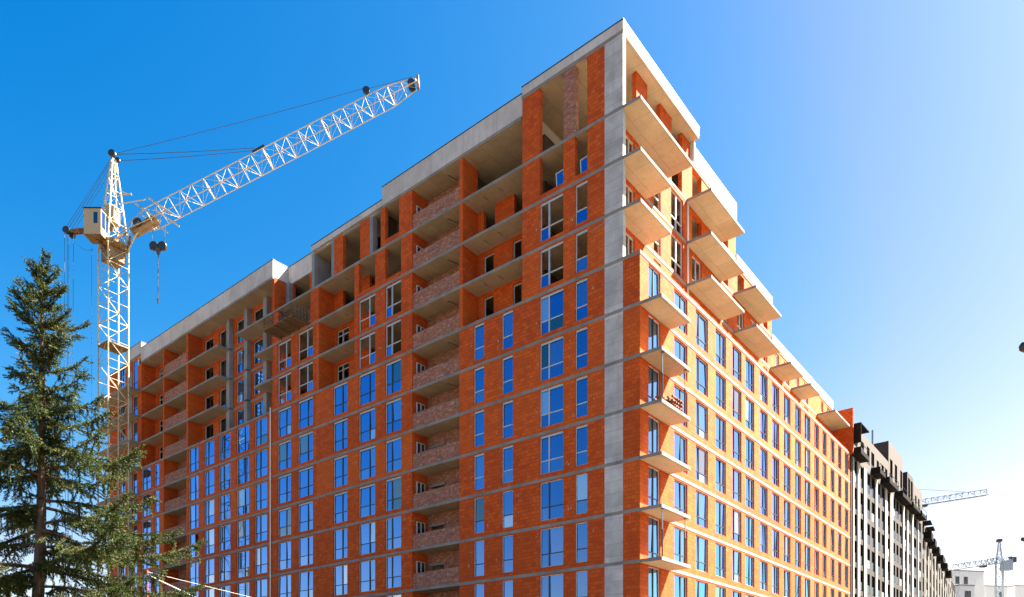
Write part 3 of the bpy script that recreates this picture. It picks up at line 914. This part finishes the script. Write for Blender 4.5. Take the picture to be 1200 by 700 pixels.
white_block(1122, 1142, 687, 215, 4, 'white_annex', 'low pale annex in front of the far white building', math.radians(10), ((1.2, 2.2),), ((1.5, 2.0),))
white_block(1150, 1180, 688, 265, 20, 'white_building', 'far white block with windows on its side, behind the far tower crane', math.radians(12),
            ((2.0, 1.5),), ((2.0, 2.2),), ((3, 2.6), (8, 2.2)))
white_block(1186, 1230, 687.5, 285, 20, 'white_building', 'farthest plain white building at the right of the far crane', math.radians(6),
            ((4.0, 2.0), (9.0, 2.0)), ((6.0, 2.0), (9.5, 2.0)))

# ------------------------------------------------------------------ lattice helper and cranes
def lattice(b, chords0, chords1, n, r, rd, pairs, m=0, cross=False, m2=0):
    """chords between the two ends plus zigzag lacing on the given faces"""
    c0 = [Vector(c) for c in chords0]; c1 = [Vector(c) for c in chords1]
    for p, q in zip(c0, c1): b.bar(p, q, r, 6, None, m2)
    for k, (i, j) in enumerate(pairs):
        for s in range(n):
            t0, t1 = s / n, (s + 1) / n
            A0, A1 = c0[i].lerp(c1[i], t0), c0[i].lerp(c1[i], t1)
            B0, B1 = c0[j].lerp(c1[j], t0), c0[j].lerp(c1[j], t1)
            if (s + k) % 2: b.bar(A0, B1, rd, 4, None, m)
            else: b.bar(B0, A1, rd, 4, None, m)
            if cross: b.bar(A1, B1, rd, 4, None, m)
    return b

def rope(par, name, p, q, r=.022, sag=0.0, n=1):
    pts = []
    for i in range(n + 1):
        t = i / n
        x = Vector(p).lerp(Vector(q), t); x.z -= sag * 4 * t * (1 - t)
        pts.append(x)
    return MB().tube(pts, r, 5).build(name, M['rope'], par)

def wheel(par, c, axis, r, w=.16):
    r *= .82
    o = MB().lathe(Vector(c) - Vector(axis) * w / 2, axis, [(0, r), (w * .25, r * .86), (w * .75, r * .86), (w, r)], 18).build('pulley', M['steel'], par)
    return o

YC = 72.0
base = at(132.9, 700, YC); base.z = 0
CR = empty('tower_crane', base)
tag(CR, 'cream lattice tower crane with beige cabin and raised jib behind the spruce', 'crane')
def L(px, py, dy=0.0):
    p = at(px, py, YC + dy); return p - base
w = 16.5 / FPX * YC                      # corner radius of the square tower
th = math.radians(10.4)
corner = [Vector((w * math.cos(th + a), w * math.sin(th + a), 0)) for a in (-math.pi / 2, 0, math.pi / 2, math.pi)]   # front, right, back, left
ztop = L(133, 292).z
faces = [(0, 1), (1, 2), (2, 3), (3, 0)]
nsec = 6; seg = ztop / nsec
for s in range(nsec):
    b = MB()
    z0, z1 = s * seg, (s + 1) * seg
    c0 = [c + Vector((0, 0, z0)) for c in corner]; c1 = [c + Vector((0, 0, z1)) for c in corner]
    lattice(b, c0, c1, 4, .07, .026, faces, 0, True)
    for i, j in faces: b.bar(c1[i], c1[j], .05)
    b.build('tower_section', M['cream'], CR)
b = MB()
for c in corner: b.box(c.x - .4, c.x + .4, c.y - .4, c.y + .4, 0, .35)
b.build('base', M['steel'], CR)
zm = L(133, 408).z
MB().prism([tuple((c * 1.05).xy) for c in corner], zm, zm + .12).build('work_deck', M['ochre'], CR)
# slewing ring
MB().lathe((0, 0, ztop - .2), (0, 0, 1), [(0, w * .75), (.35, w * .95), (.6, w * .95), (.8, w * .6)], 20).build('slewing_ring', M['ochre'], CR)
MB().prism([tuple((c * .8).xy) for c in corner], ztop - 1.4, ztop - .2).build('ballast_box', M['ochre'], CR)
# mast head
head = L(133, 184)
b = MB()
top = [head + Vector((c.x * .16, c.y * .16, -.3)) for c in corner]
bot = [c * .95 + Vector((0, 0, ztop + .6)) for c in corner]
lattice(b, bot, top, 5, .075, .03, faces, 0, True)
b.build('tower_head', M['cream'], CR)
wheel(CR, head + Vector((0, -.25, .15)), (0, 1, 0), .42, .3)
wheel(CR, head + Vector((.35, .1, -.25)), (0, 1, 0), .3, .2)
b = MB(); b.bar(L(140, 224), L(153, 228), .05); b.bar(L(140, 228), L(153, 228), .04); b.bar(L(153, 228), L(154, 227.5), .12, 6)
b.build('lamp_bracket', M['cream'], CR)
# machinery hut
MB().box(-.55, .35, -.5, .6, L(133, 262).z, L(133, 243).z).build('switch_cabinet', M['cab'], CR, bevel=.03)
# cabin
c0 = L(113.5, 280, -1.4)
hz = L(113.5, 250, -1.4).z - c0.z
cabE = MB()
cw = 20.0 / FPX * YC
cabE.box(-cw / 2, cw / 2, -.75, .75, 0, hz)
cabin = cabE.build('cabin', M['cab'], CR, c0, (0, 0, 0), bevel=.03)
MB().box(-cw / 2 - .06, cw / 2 + .06, -.82, .82, hz, hz + .07).build('cabin_roof', M['steel'], cabin)
MB().box(-cw / 2 - .01, cw / 2 + .01, -.76, .76, -.06, 0).build('cabin_floor', M['ochre'], cabin)
MB().box(.12, .5, -.77, -.752, hz * .42, hz * .85).build('window', M['glassD'], cabin)
MB().box(cw / 2 + .002, cw / 2 + .02, -.65, -.05, hz * .3, hz * .93).build('window', M['glassL'], cabin)
MB().box(cw / 2 + .002, cw / 2 + .02, .05, .65, hz * .3, hz * .93).build('window', M['glassL'], cabin)
MB().box(cw / 2 + .002, cw / 2 + .025, -.65, .65, hz * .05, hz * .24).build('panel', M['whitepipe'], cabin)
MB().bar(c0 + Vector((0, 0, -.05)), Vector((0, 0, ztop - .9)), .12).bar(c0 + Vector((.6, .4, -.05)), Vector((0, 0, ztop - .1)), .12).build('cabin_bracket', M['ochre'], CR)
# counter arm
tipc = L(79, 271)
b = MB(); b.bar(tipc, L(132, 266), .16, 6, .24); b.bar(tipc + Vector((0, .5, 0)), L(132, 268, .5), .14, 6, .22)
b.build('counter_arm', M['ochre'], CR)
wheel(CR, tipc + Vector((0, -.15, 0)), (0, 1, 0), .42, .3)
wheel(CR, tipc + Vector((.3, .3, -.25)), (0, 1, 0), .36, .2)
for dx, dy in ((-.3, 0), (-.1, .12), (.12, .25), (.35, .4)):
    rope(CR, 'rope', head + Vector((dx * .5, dy, .1 - abs(dx) * .5)), tipc + Vector((dx + .1, dy, .3)))
rope(CR, 'rope', head + Vector((-.1, .3, -1.4)), L(113, 249), .015)
for dx in (-.35, -.05, .08, .55):
    rope(CR, 'rope', tipc + Vector((dx, .1, -.2)), Vector((tipc.x + dx * .6, tipc.y + .1, .3)), .02)
rope(CR, 'rope', L(107.5, 290), Vector((L(107.5, 290).x, 0, .3)), .018)
rope(CR, 'rope', L(86, 282), L(110, 292), .015, .45, 10)
# jib: triangular lattice, nearly square to the view
piv = L(146, 272); mid = L(172, 262)
jt = L(489, 96, 3.0)
jd = (jt - piv).normalized()
side = jd.cross(Vector((0, 0, 1))).normalized()      # towards the camera
if side.y > 0: side = -side
up = side.cross(jd); up = up if up.z > 0 else -up
def sec(t, ww, hh):
    c = piv.lerp(jt, t)
    return [c + side * ww / 2 - up * hh * .35, c - side * ww / 2 - up * hh * .35, c + up * hh * .65]
pairs3 = [(0, 1), (1, 2), (0, 2)]
S = [(0.0, .9, .5), (.085, 1.75, 1.75), (.28, 1.75, 1.75), (.48, 1.75, 1.75), (.68, 1.75, 1.75), (.91, 1.7, 1.6), (1.0, 1.0, .75)]
NS = [2, 5, 5, 5, 6, 2]
for i in range(len(S) - 1):
    b = MB()
    lattice(b, sec(*S[i]), sec(*S[i + 1]), NS[i], .05, .017, pairs3, 0, True, 1)
    e = sec(*S[i + 1])
    for p, q in pairs3: b.bar(e[p], e[q], .05)
    b.build('jib_section', [M['cream'], M['jibchord']], CR)
MB().box(-.12, .12, -.5, .5, -.55, .3).build('jib_head', M['ochre'], CR, jt + jd * .1, None, .03)
wheel(CR, jt - jd * .7 + Vector((0, -.3, 0)), (0, 1, 0), .45, .2)
wheel(CR, jt - jd * .7 + Vector((0, .4, 0)), (0, 1, 0), .45, .2)
p91 = sec(.84, 1.7, 1.7)[2]
wheel(CR, p91 + Vector((0, -.1, .45)), (0, 1, 0), .45, .22)
MB().bar(p91, p91 + Vector((0, 0, .5)), .06).build('pulley_bracket', M['steel'], CR)
rope(CR, 'rope', head + Vector((.1, 0, .3)), p91 + Vector((0, 0, .8)), .024, .15, 4)
rope(CR, 'rope', p91 + Vector((.2, 0, .7)), jt + Vector((-.6, 0, .5)), .022)
a50 = sec(.475, 1.75, 1.75)[2]
for k, dz in enumerate((.25, -.25)):
    rope(CR, 'rope', head + Vector((.3, .2 * k, dz)), a50 + Vector((-.6, .15 * k, .12 - .15 * k)), .028, .1, 4)
MB().bar(a50 + jd * -.9 + up * .1, a50 + jd * .5 + up * .15, .13).build('anchor_plate', M['steel'], CR)
for t, s in ((.085, 1), (.125, 1)):
    c = piv.lerp(jt, t) - up * .2
    for sg in (1, -1):
        MB().bar(c + side * sg * .9 + up * 1.5 - jd * .5, c + side * sg * .9 - up * 1.1 + jd * .75, .085).build('spreader_beam', M['cream'], CR)
MB().box(-1.4, 1.4, -.5, .5, -.3, .15).build('winch_frame', M['ochre'], CR, piv.lerp(jt, .06) - up * .35, (0, -math.asin(jd.z), 0))
MB().lathe(piv.lerp(jt, .05) + Vector((0, -.5, -.1)), (0, 1, 0), [(0, .45), (.1, .35), (.9, .35), (1.0, .45)], 16).build('winch_drum', M['steel'], CR)
for a in (corner[0], corner[1]):
    MB().bar(a * .9 + Vector((0, 0, ztop - .3)), piv - up * .2 + Vector((.4, a.y * .4, -.2)), .12).build('jib_foot', M['ochre'], CR)
MB().bar(corner[1] * .95 + Vector((0, 0, L(0, 292).z)), L(166, 262), .08).bar(L(141, 239), L(170, 234), .05).build('jib_strut', M['cream'], CR)
# hook block
hk = L(185.5, 290)
b = MB()
for dx in (-.42, .42): b.lathe(hk + Vector((dx, -.16, .12)), (0, 1, 0), [(0, .42), (.08, .46), (.24, .46), (.32, .42)], 14)
b.prism([(hk.x - .8, hk.y - .12), (hk.x + .8, hk.y - .12), (hk.x + .8, hk.y + .12), (hk.x - .8, hk.y + .12)], hk.z - .25, hk.z + .2)
b.bar(hk + Vector((0, 0, -.2)), hk + Vector((0, 0, -.75)), .3, 6, .12)
b.build('hook_block', M['steel'], CR)
for dx, px in ((-.62, 178.5), (.62, 193.5)):
    rope(CR, 'rope', hk + Vector((dx, 0, .3)), L(px, 266 if dx < 0 else 260), .022)
rope(CR, 'rope', hk + Vector((0, 0, -.7)), L(185.2, 352), .045)
MB().bar(L(185.2, 350), L(185.2, 356), .1, 6, .06).build('hook', M['steel'], CR)

# --- far blue cranes
def far_crane(px, py_jib, py_top, Y, pxl, pyl, pxr, pyr, name, label, cab=True):
    b0 = at(px, py_jib, Y); zj = b0.z
    E = empty(name, (b0.x, Y, 0))
    tag(E, label, 'crane', None)
    org = Vector((b0.x, Y, 0))
    q = lambda x, y, dy=0.0: at(x, y, Y + dy) - org
    w2 = 1.3
    cn = [Vector((w2 * math.cos(.35 + i * math.pi / 2), w2 * math.sin(.35 + i * math.pi / 2), 0)) for i in range(4)]
    b = MB(); lattice(b, cn, [c + Vector((0, 0, zj)) for c in cn], 14, .16, .08, faces, 0, True); b.build('tower', M['bluecrane'], E)
    hd = q(px, py_top)
    b = MB(); lattice(b, [c * .9 + Vector((0, 0, zj)) for c in cn], [hd + c * .2 for c in cn], 5, .15, .08, faces, 0, True); b.build('tower_head', M['bluecrane'], E)
    MB().box(hd.x - .6, hd.x + .6, -.6, .6, hd.z - .3, hd.z + .5).build('head_pulley', M['steel'], E)
    for (ex, ey, nm, nseg) in ((pxl, pyl, 'jib', 16), (pxr, pyr, 'counter_jib', 5)):
        e = q(ex, ey); st = Vector((0, 0, zj))
        sd_ = Vector((0, .7, 0)); upv = Vector((0, 0, 1.7 if nm == 'jib' else 1.0))
        b = MB(); lattice(b, [st + sd_, st - sd_, st + upv], [e + sd_, e - sd_, e + upv], nseg, .15, .09, pairs3, 0, True)
        b.build(nm, M['bluecrane'], E)
        MB().bar(hd, st.lerp(e, .8) + upv, .05).build('stay_rope', M['rope'], E)
    e = q(pxr, pyr)
    MB().box(e.x - .9, e.x + .9, -.8, .8, e.z - 1.0, e.z + .6).build('counterweight', M['steel'], E)
    if cab: MB().box(.4, 3.2, -1.6, .4, zj - 2.4, zj + .6).build('cabin', M['bluecrane'], E)
    tr = Vector((0, 0, zj)).lerp(q(pxl, pyl), .35)
    MB().box(tr.x - .8, tr.x + .8, -.7, .7, tr.z - .6, tr.z).build('trolley', M['steel'], E)
    return E
far_crane(1171, 660, 634, 222, 1117, 668, 1186, 655.5, 'tower_crane', 'far pale blue tower crane standing among white buildings')
far_crane(1042, 598, 572, 205, 1157, 580, 1030, 600, 'tower_crane', 'blue crane jib reaching out from behind the brown apartment block', False)

# ------------------------------------------------------------------ street lamps
def lamp(px, py, Y, label):
    tip = at(px, py, Y)
    E = empty('street_lamp', (tip.x + 2.3, Y, 0))
    tag(E, label, 'street lamp', 'street lamps along the kerb')
    zl = tip.z
    MB().tube([Vector((0, 0, 0)), Vector((0, 0, 4)), Vector((0, 0, zl - .6))], [.1, .08, .06], 12).build('pole', M['galv'], E)
    pts = [Vector((-1.4 * t, 0, zl - .6 + .65 * math.sin(t * math.pi / 2))) for t in [i / 8 for i in range(9)]]
    MB().tube(pts, .035, 8).build('arm', M['galv'], E)
    b = MB()
    b.lathe((-1.35, 0, zl), (-1, 0, 0), [(0, .06), (.1, .12), (.35, .16), (.7, .15), (.9, .09), (.95, .02)], 14)
    o = b.build('lamp_head', M['steel'], E)
    MB().lathe((-1.85, 0, zl - .06), (0, 0, -1), [(0, .15), (.08, .13), (.13, .05)], 14).build('lamp_glass', M['whitepipe'], o)
    MB().lathe((0, 0, 0), (0, 0, 1), [(0, .18), (.5, .16), (.55, .1)], 12).build('base', M['galv'], E)
lamp(1194.6, 406.5, 15.0, 'tall street lamp whose head alone shows high against the pale sky')
lamp(1196.3, 632, 33.9, 'smaller, farther street lamp whose head shows beside the far blue crane')

# ------------------------------------------------------------------ red guy mast with white ropes
YM = 30.0
mb = at(172.5, 668, YM)
RM = empty('guyed_mast', (mb.x, YM, 0))
tag(RM, 'thin red mast with two white guy ropes beside the spruce', 'mast')
MB().bar((0, 0, 0), (0, 0, mb.z), .045, 8, .035).build('pole', M['red'], RM)
o_ = Vector((mb.x, YM, 0))
for k, (x, y) in enumerate(((252, 711), (330, 709))):
    p = at(x, y, YM) - o_; s = Vector((0, 0, mb.z - .08 - .12 * (1 - k)))
    d = (p - s); t = (s.z) / (-d.z)
    e = s + d * t
    MB().bar(s, e, (.02, .011)[k], 6).build('guy_rope', M['whitepipe'], RM)

# ------------------------------------------------------------------ spruce
def spruce():
    YT = 20.0
    foot = at(30, 760, YT); foot.z = 0
    top = at(53, 304, YT)
    T = empty('spruce_tree', foot)
    tag(T, 'tall dark green spruce with drooping branches in front of the crane', 'tree')
    H = top.z
    tx = top.x - foot.x
    def axis(z):
        t = z / H
        return Vector((tx * t + .10 * math.sin(3.1 * t + .4), .12 * math.sin(4 * t), z))
    pts = [axis(H * i / 24) for i in range(25)]
    rad = [.19 * (1 - i / 24) ** .8 + .012 for i in range(25)]
    t = NT('spruce_bark'); o = t.obj()
    n = t.noise(t.scale(o, (12, 12, 3)), 1.0, 5, .7)
    bark = t.done(t.mix(t.ramp(n, [(.3, 0.0), (.7, 1.0)]), (.05, .033, .024), (.11, .078, .058)), .9, n, .7, .02, .15)
    MB().tube(pts, rad, 9).build('trunk', bark, T)
    limbs = MB()
    TW = []                      # twig: base, direction, length
    R = random.Random(8)
    def grow(p0, d0, length, curve, steps):
        P = [p0]; d = d0.copy()
        for i in range(steps):
            d = (d + curve(i / steps)).normalized()
            P.append(P[-1] + d * length / steps)
        return P
    def dress(P, ln, rel):
        """side shoots, twigs and hanging branchlets along one branch"""
        n = len(P) - 1
        rb = .010 + .012 * ln
        limbs.tube(P, [rb * (1 - .88 * i / n) for i in range(n + 1)], 5)
        step = .10
        m = max(4, int(ln / step))
        for q in range(m + 1):
            f = (q + R.uniform(-.3, .3)) / m; f = min(.999, max(0, f))
            if f < .10 and ln > 1.2: continue
            i = int(f * n); p = P[i].lerp(P[i + 1], f * n - i)
            dm = (P[i + 1] - P[i]).normalized()
            sv = dm.cross(Vector((0, 0, 1))).normalized()
            for r_ in range(3):
                dd = (dm + sv * R.uniform(-.9, .9) + Vector((0, 0, R.uniform(-.2, .7)))).normalized()
                TW.append((p, dd, R.uniform(.10, .20)))
            for sg in (-1, 1):
                if R.random() < .30: continue
                sl = min(.85, .40 * ln * (1.02 - f) + .14) * R.uniform(.45, 1.1)
                zz = R.uniform(-.45, .0) if rel > 2 else R.uniform(-.05, .5)
                sd2 = (sv * sg * R.uniform(.55, 1.0) + dm * R.uniform(.6, 1.1) + Vector((0, 0, zz))).normalized()
                dz = -.10 if rel > 2 else .05
                Q = grow(p, sd2, sl, lambda t_: Vector((0, 0, dz if t_ < .6 else .12)), 4)
                limbs.tube(Q, [.007, .006, .005, .004, .003], 3)
                k = max(3, int(sl / .055))
                for j in range(k + 1):
                    g = min(.999, j / k); a = int(g * 4); pp = Q[a].lerp(Q[a + 1], g * 4 - a)
                    dq = (Q[a + 1] - Q[a]).normalized(); s2 = dq.cross(Vector((0, 0, 1))).normalized()
                    dd = (dq * .9 + s2 * (1 if j % 2 else -1) * R.uniform(.3, .95) + Vector((0, 0, R.uniform(-.5, .25)))).normalized()
                    TW.append((pp, dd, R.uniform(.07, .16)))
                TW.append((Q[-1], (Q[-1] - Q[-2]).normalized(), R.uniform(.08, .16)))
            if rel > 2.5 and R.random() < .55:
                hl = R.uniform(.15, .2 + min(.5, .08 * rel))
                Q = grow(p, Vector((R.uniform(-.4, .4), R.uniform(-.4, .4), -1)).normalized(), hl, lambda t_: Vector((R.uniform(-.1, .1), R.uniform(-.1, .1), -.1)), 4)
                limbs.tube(Q, [.006, .005, .004, .003, .002], 3)
                for j in range(int(hl / .04)):
                    g = j / (hl / .04) * 3.99; a = int(g)
                    dd = Vector((R.uniform(-.55, .55), R.uniform(-.55, .55), -1)).normalized()
                    TW.append((Q[a].lerp(Q[a + 1], g - a), dd, R.uniform(.08, .16)))
        TW.append((P[-1], (P[-1] - P[-2]).normalized(), .2))
    def branch(z, a, ln, elev, rel):
        d0 = Vector((math.cos(a) * math.cos(elev), math.sin(a) * math.cos(elev), math.sin(elev)))
        drp = .0 if rel < 3.2 else .05
        upt = .07 if rel < 3.2 else .13
        P = grow(axis(z), d0, ln, lambda t_: Vector((R.uniform(-.06, .06), R.uniform(-.06, .06), -drp if t_ < .5 else upt)), 10)
        dress(P, ln, rel)
    # boughs seen in outline on either side of the trunk: height, heading, length, rise
    for hz, a, ln, el in ((12.9, .15, .55, .7), (12.3, -.2, .8, .45), (11.75, .35, 1.1, .15), (11.2, -.3, 1.0, .45), (10.5, .1, 1.25, .35), (10.0, -.2, 1.5, .3),
                          (9.55, .3, 1.55, .3), (8.95, -.1, 2.1, .22), (8.3, -.45, 2.3, .15), (7.9, .1, 2.9, .2), (7.0, .05, 3.1, .06), (6.35, -.3, 3.3, .16), (5.7, -.1, 3.2, .12),
                          (5.2, .35, 3.1, .02), (4.6, -.15, 3.0, .05), (4.0, .2, 3.3, .0), (11.7, 3.2, 1.3, .85), (10.9, 3.4, 1.1, .55), (10.4, 2.9, 1.3, .4), (9.5, 3.3, 1.6, .25), (8.6, 2.8, 2.2, .1),
                          (7.6, 3.4, 2.4, .05), (6.8, 3.0, 2.8, .0), (5.8, 3.3, 3.0, .0), (4.9, 2.9, 3.0, .0)):
        branch(hz, a, ln, el, H - hz)
    z = 2.6; wa = 0.0
    while z < H - .15:
        rel = H - z
        Lm = min(3.9, .25 + rel * .28 + .08 * max(0, rel - 2.5) ** 1.8)
        nb = 4 if rel > 1.2 else 3
        wa += R.uniform(.5, 1.2)
        for k in range(nb):
            a = wa + k * 2 * math.pi / nb + R.uniform(-.3, .3)
            if R.random() < .22 and rel > 2: continue
            ln = Lm * R.choice((.35, .6, .9, 1.05, 1.18)) * R.uniform(.9, 1.05)
            elev = R.uniform(.7, 1.1) if rel < .7 else (R.uniform(.25, .7) if rel < 3.2 else R.uniform(-.2, .25))
            branch(z, a, ln, elev, rel)
        z += (.31 + .044 * rel) * R.uniform(.6, 1.4)
    z = 4.2
    while z < H - .6:                      # short inner growth that hides the upper trunk
        branch(z, R.uniform(0, 6.28), R.uniform(.3, .95) * min(1, .35 + (H - z) * .25), R.uniform(-.1, .5), min(H - z, 3.5)); z += .22
    for i in range(10):
        p = axis(H - .35 * R.random()); a = R.uniform(0, 6.28)
        TW.append((p, Vector((math.cos(a) * .5, math.sin(a) * .5, .9)).normalized(), R.uniform(.1, .2)))
    TW.append((axis(H), Vector((0, 0, 1)), .25))
    lo = limbs.build('branches', bark, T); tag(lo, kind='stuff')
    # needles: narrow triangles all round each twig
    n = len(TW)
    B = np.array([tuple(x[0]) for x in TW]); D = np.array([tuple(x[1]) for x in TW]); Ln_ = np.array([x[2] for x in TW])
    NN = 15
    ref = np.where(np.abs(D[:, 2:3]) > .9, np.array([[1., 0, 0]]), np.array([[0, 0, 1.]]))
    U = np.cross(D, ref); U /= np.linalg.norm(U, axis=1, keepdims=True); W = np.cross(D, U)
    verts = np.zeros((n, NN, 3, 3))
    for k in range(NN):
        tt = (k + rng.random(n)) / NN
        an = k * 2.4 + rng.random(n) * 1.5
        rad_ = U * np.cos(an)[:, None] + W * np.sin(an)[:, None]
        s0 = B + D * (Ln_ * tt)[:, None]
        ndir = rad_ * .75 + D * .75
        nl = (.030 + .026 * rng.random(n)) * (1 - .2 * tt)
        tipn = s0 + ndir * nl[:, None] * 1.15
        wv = np.cross(ndir, rng.normal(size=(n, 3))); wv /= np.linalg.norm(wv, axis=1, keepdims=True) + 1e-9
        verts[:, k, 0] = s0 + wv * .0095; verts[:, k, 1] = s0 - wv * .0095; verts[:, k, 2] = tipn
    V = verts.reshape(-1, 3)
    nt = n * NN
    me = bpy.data.meshes.new('crown')
    me.vertices.add(len(V)); me.vertices.foreach_set('co', V.ravel())
    me.loops.add(nt * 3); me.loops.foreach_set('vertex_index', np.arange(nt * 3, dtype=np.int32))
    me.polygons.add(nt)
    me.polygons.foreach_set('loop_start', np.arange(0, nt * 3, 3, dtype=np.int32))
    me.polygons.foreach_set('loop_total', np.full(nt, 3, dtype=np.int32))
    me.update(); me.validate()
    t = NT('spruce_needles'); o = t.obj()
    a = t.noise(o, 1.6, 4, .65); f = t.noise(o, 9.0, 3, .7)
    c = t.mix(t.ramp(f, [(.32, 0.0), (.66, 1.0)]), (.005, .015, .004), (.058, .085, .010))  # sunlit tips and dark clump shade put into the needle colour by noise
    c = t.mix(t.ramp(a, [(.52, 0.0), (.68, .6)]), c, (.115, .110, .022))
    c = t.mix(t.ramp(t.noise(o, 4.5, 2, .5), [(.62, 0.0), (.70, .6)]), c, (.13, .075, .035))
    p = t.n('ShaderNodeBsdfPrincipled'); t.l(c, p.inputs['Base Color']); p.inputs['Roughness'].default_value = .55
    p.inputs['Specular IOR Level'].default_value = .25
    tr = t.n('ShaderNodeBsdfTranslucent'); t.l(c, tr.inputs[0])
    mx = t.n('ShaderNodeMixShader'); mx.inputs[0].default_value = .2
    t.l(p.outputs[0], mx.inputs[1]); t.l(tr.outputs[0], mx.inputs[2]); t.l(mx.outputs[0], t.out.inputs[0])
    me.materials.append(t.mat)
    cr = link('crown', me, T); tag(cr, kind='stuff')
    print('twigs', n, 'needle tris', nt)
spruce()
print('objects', len(bpy.data.objects))
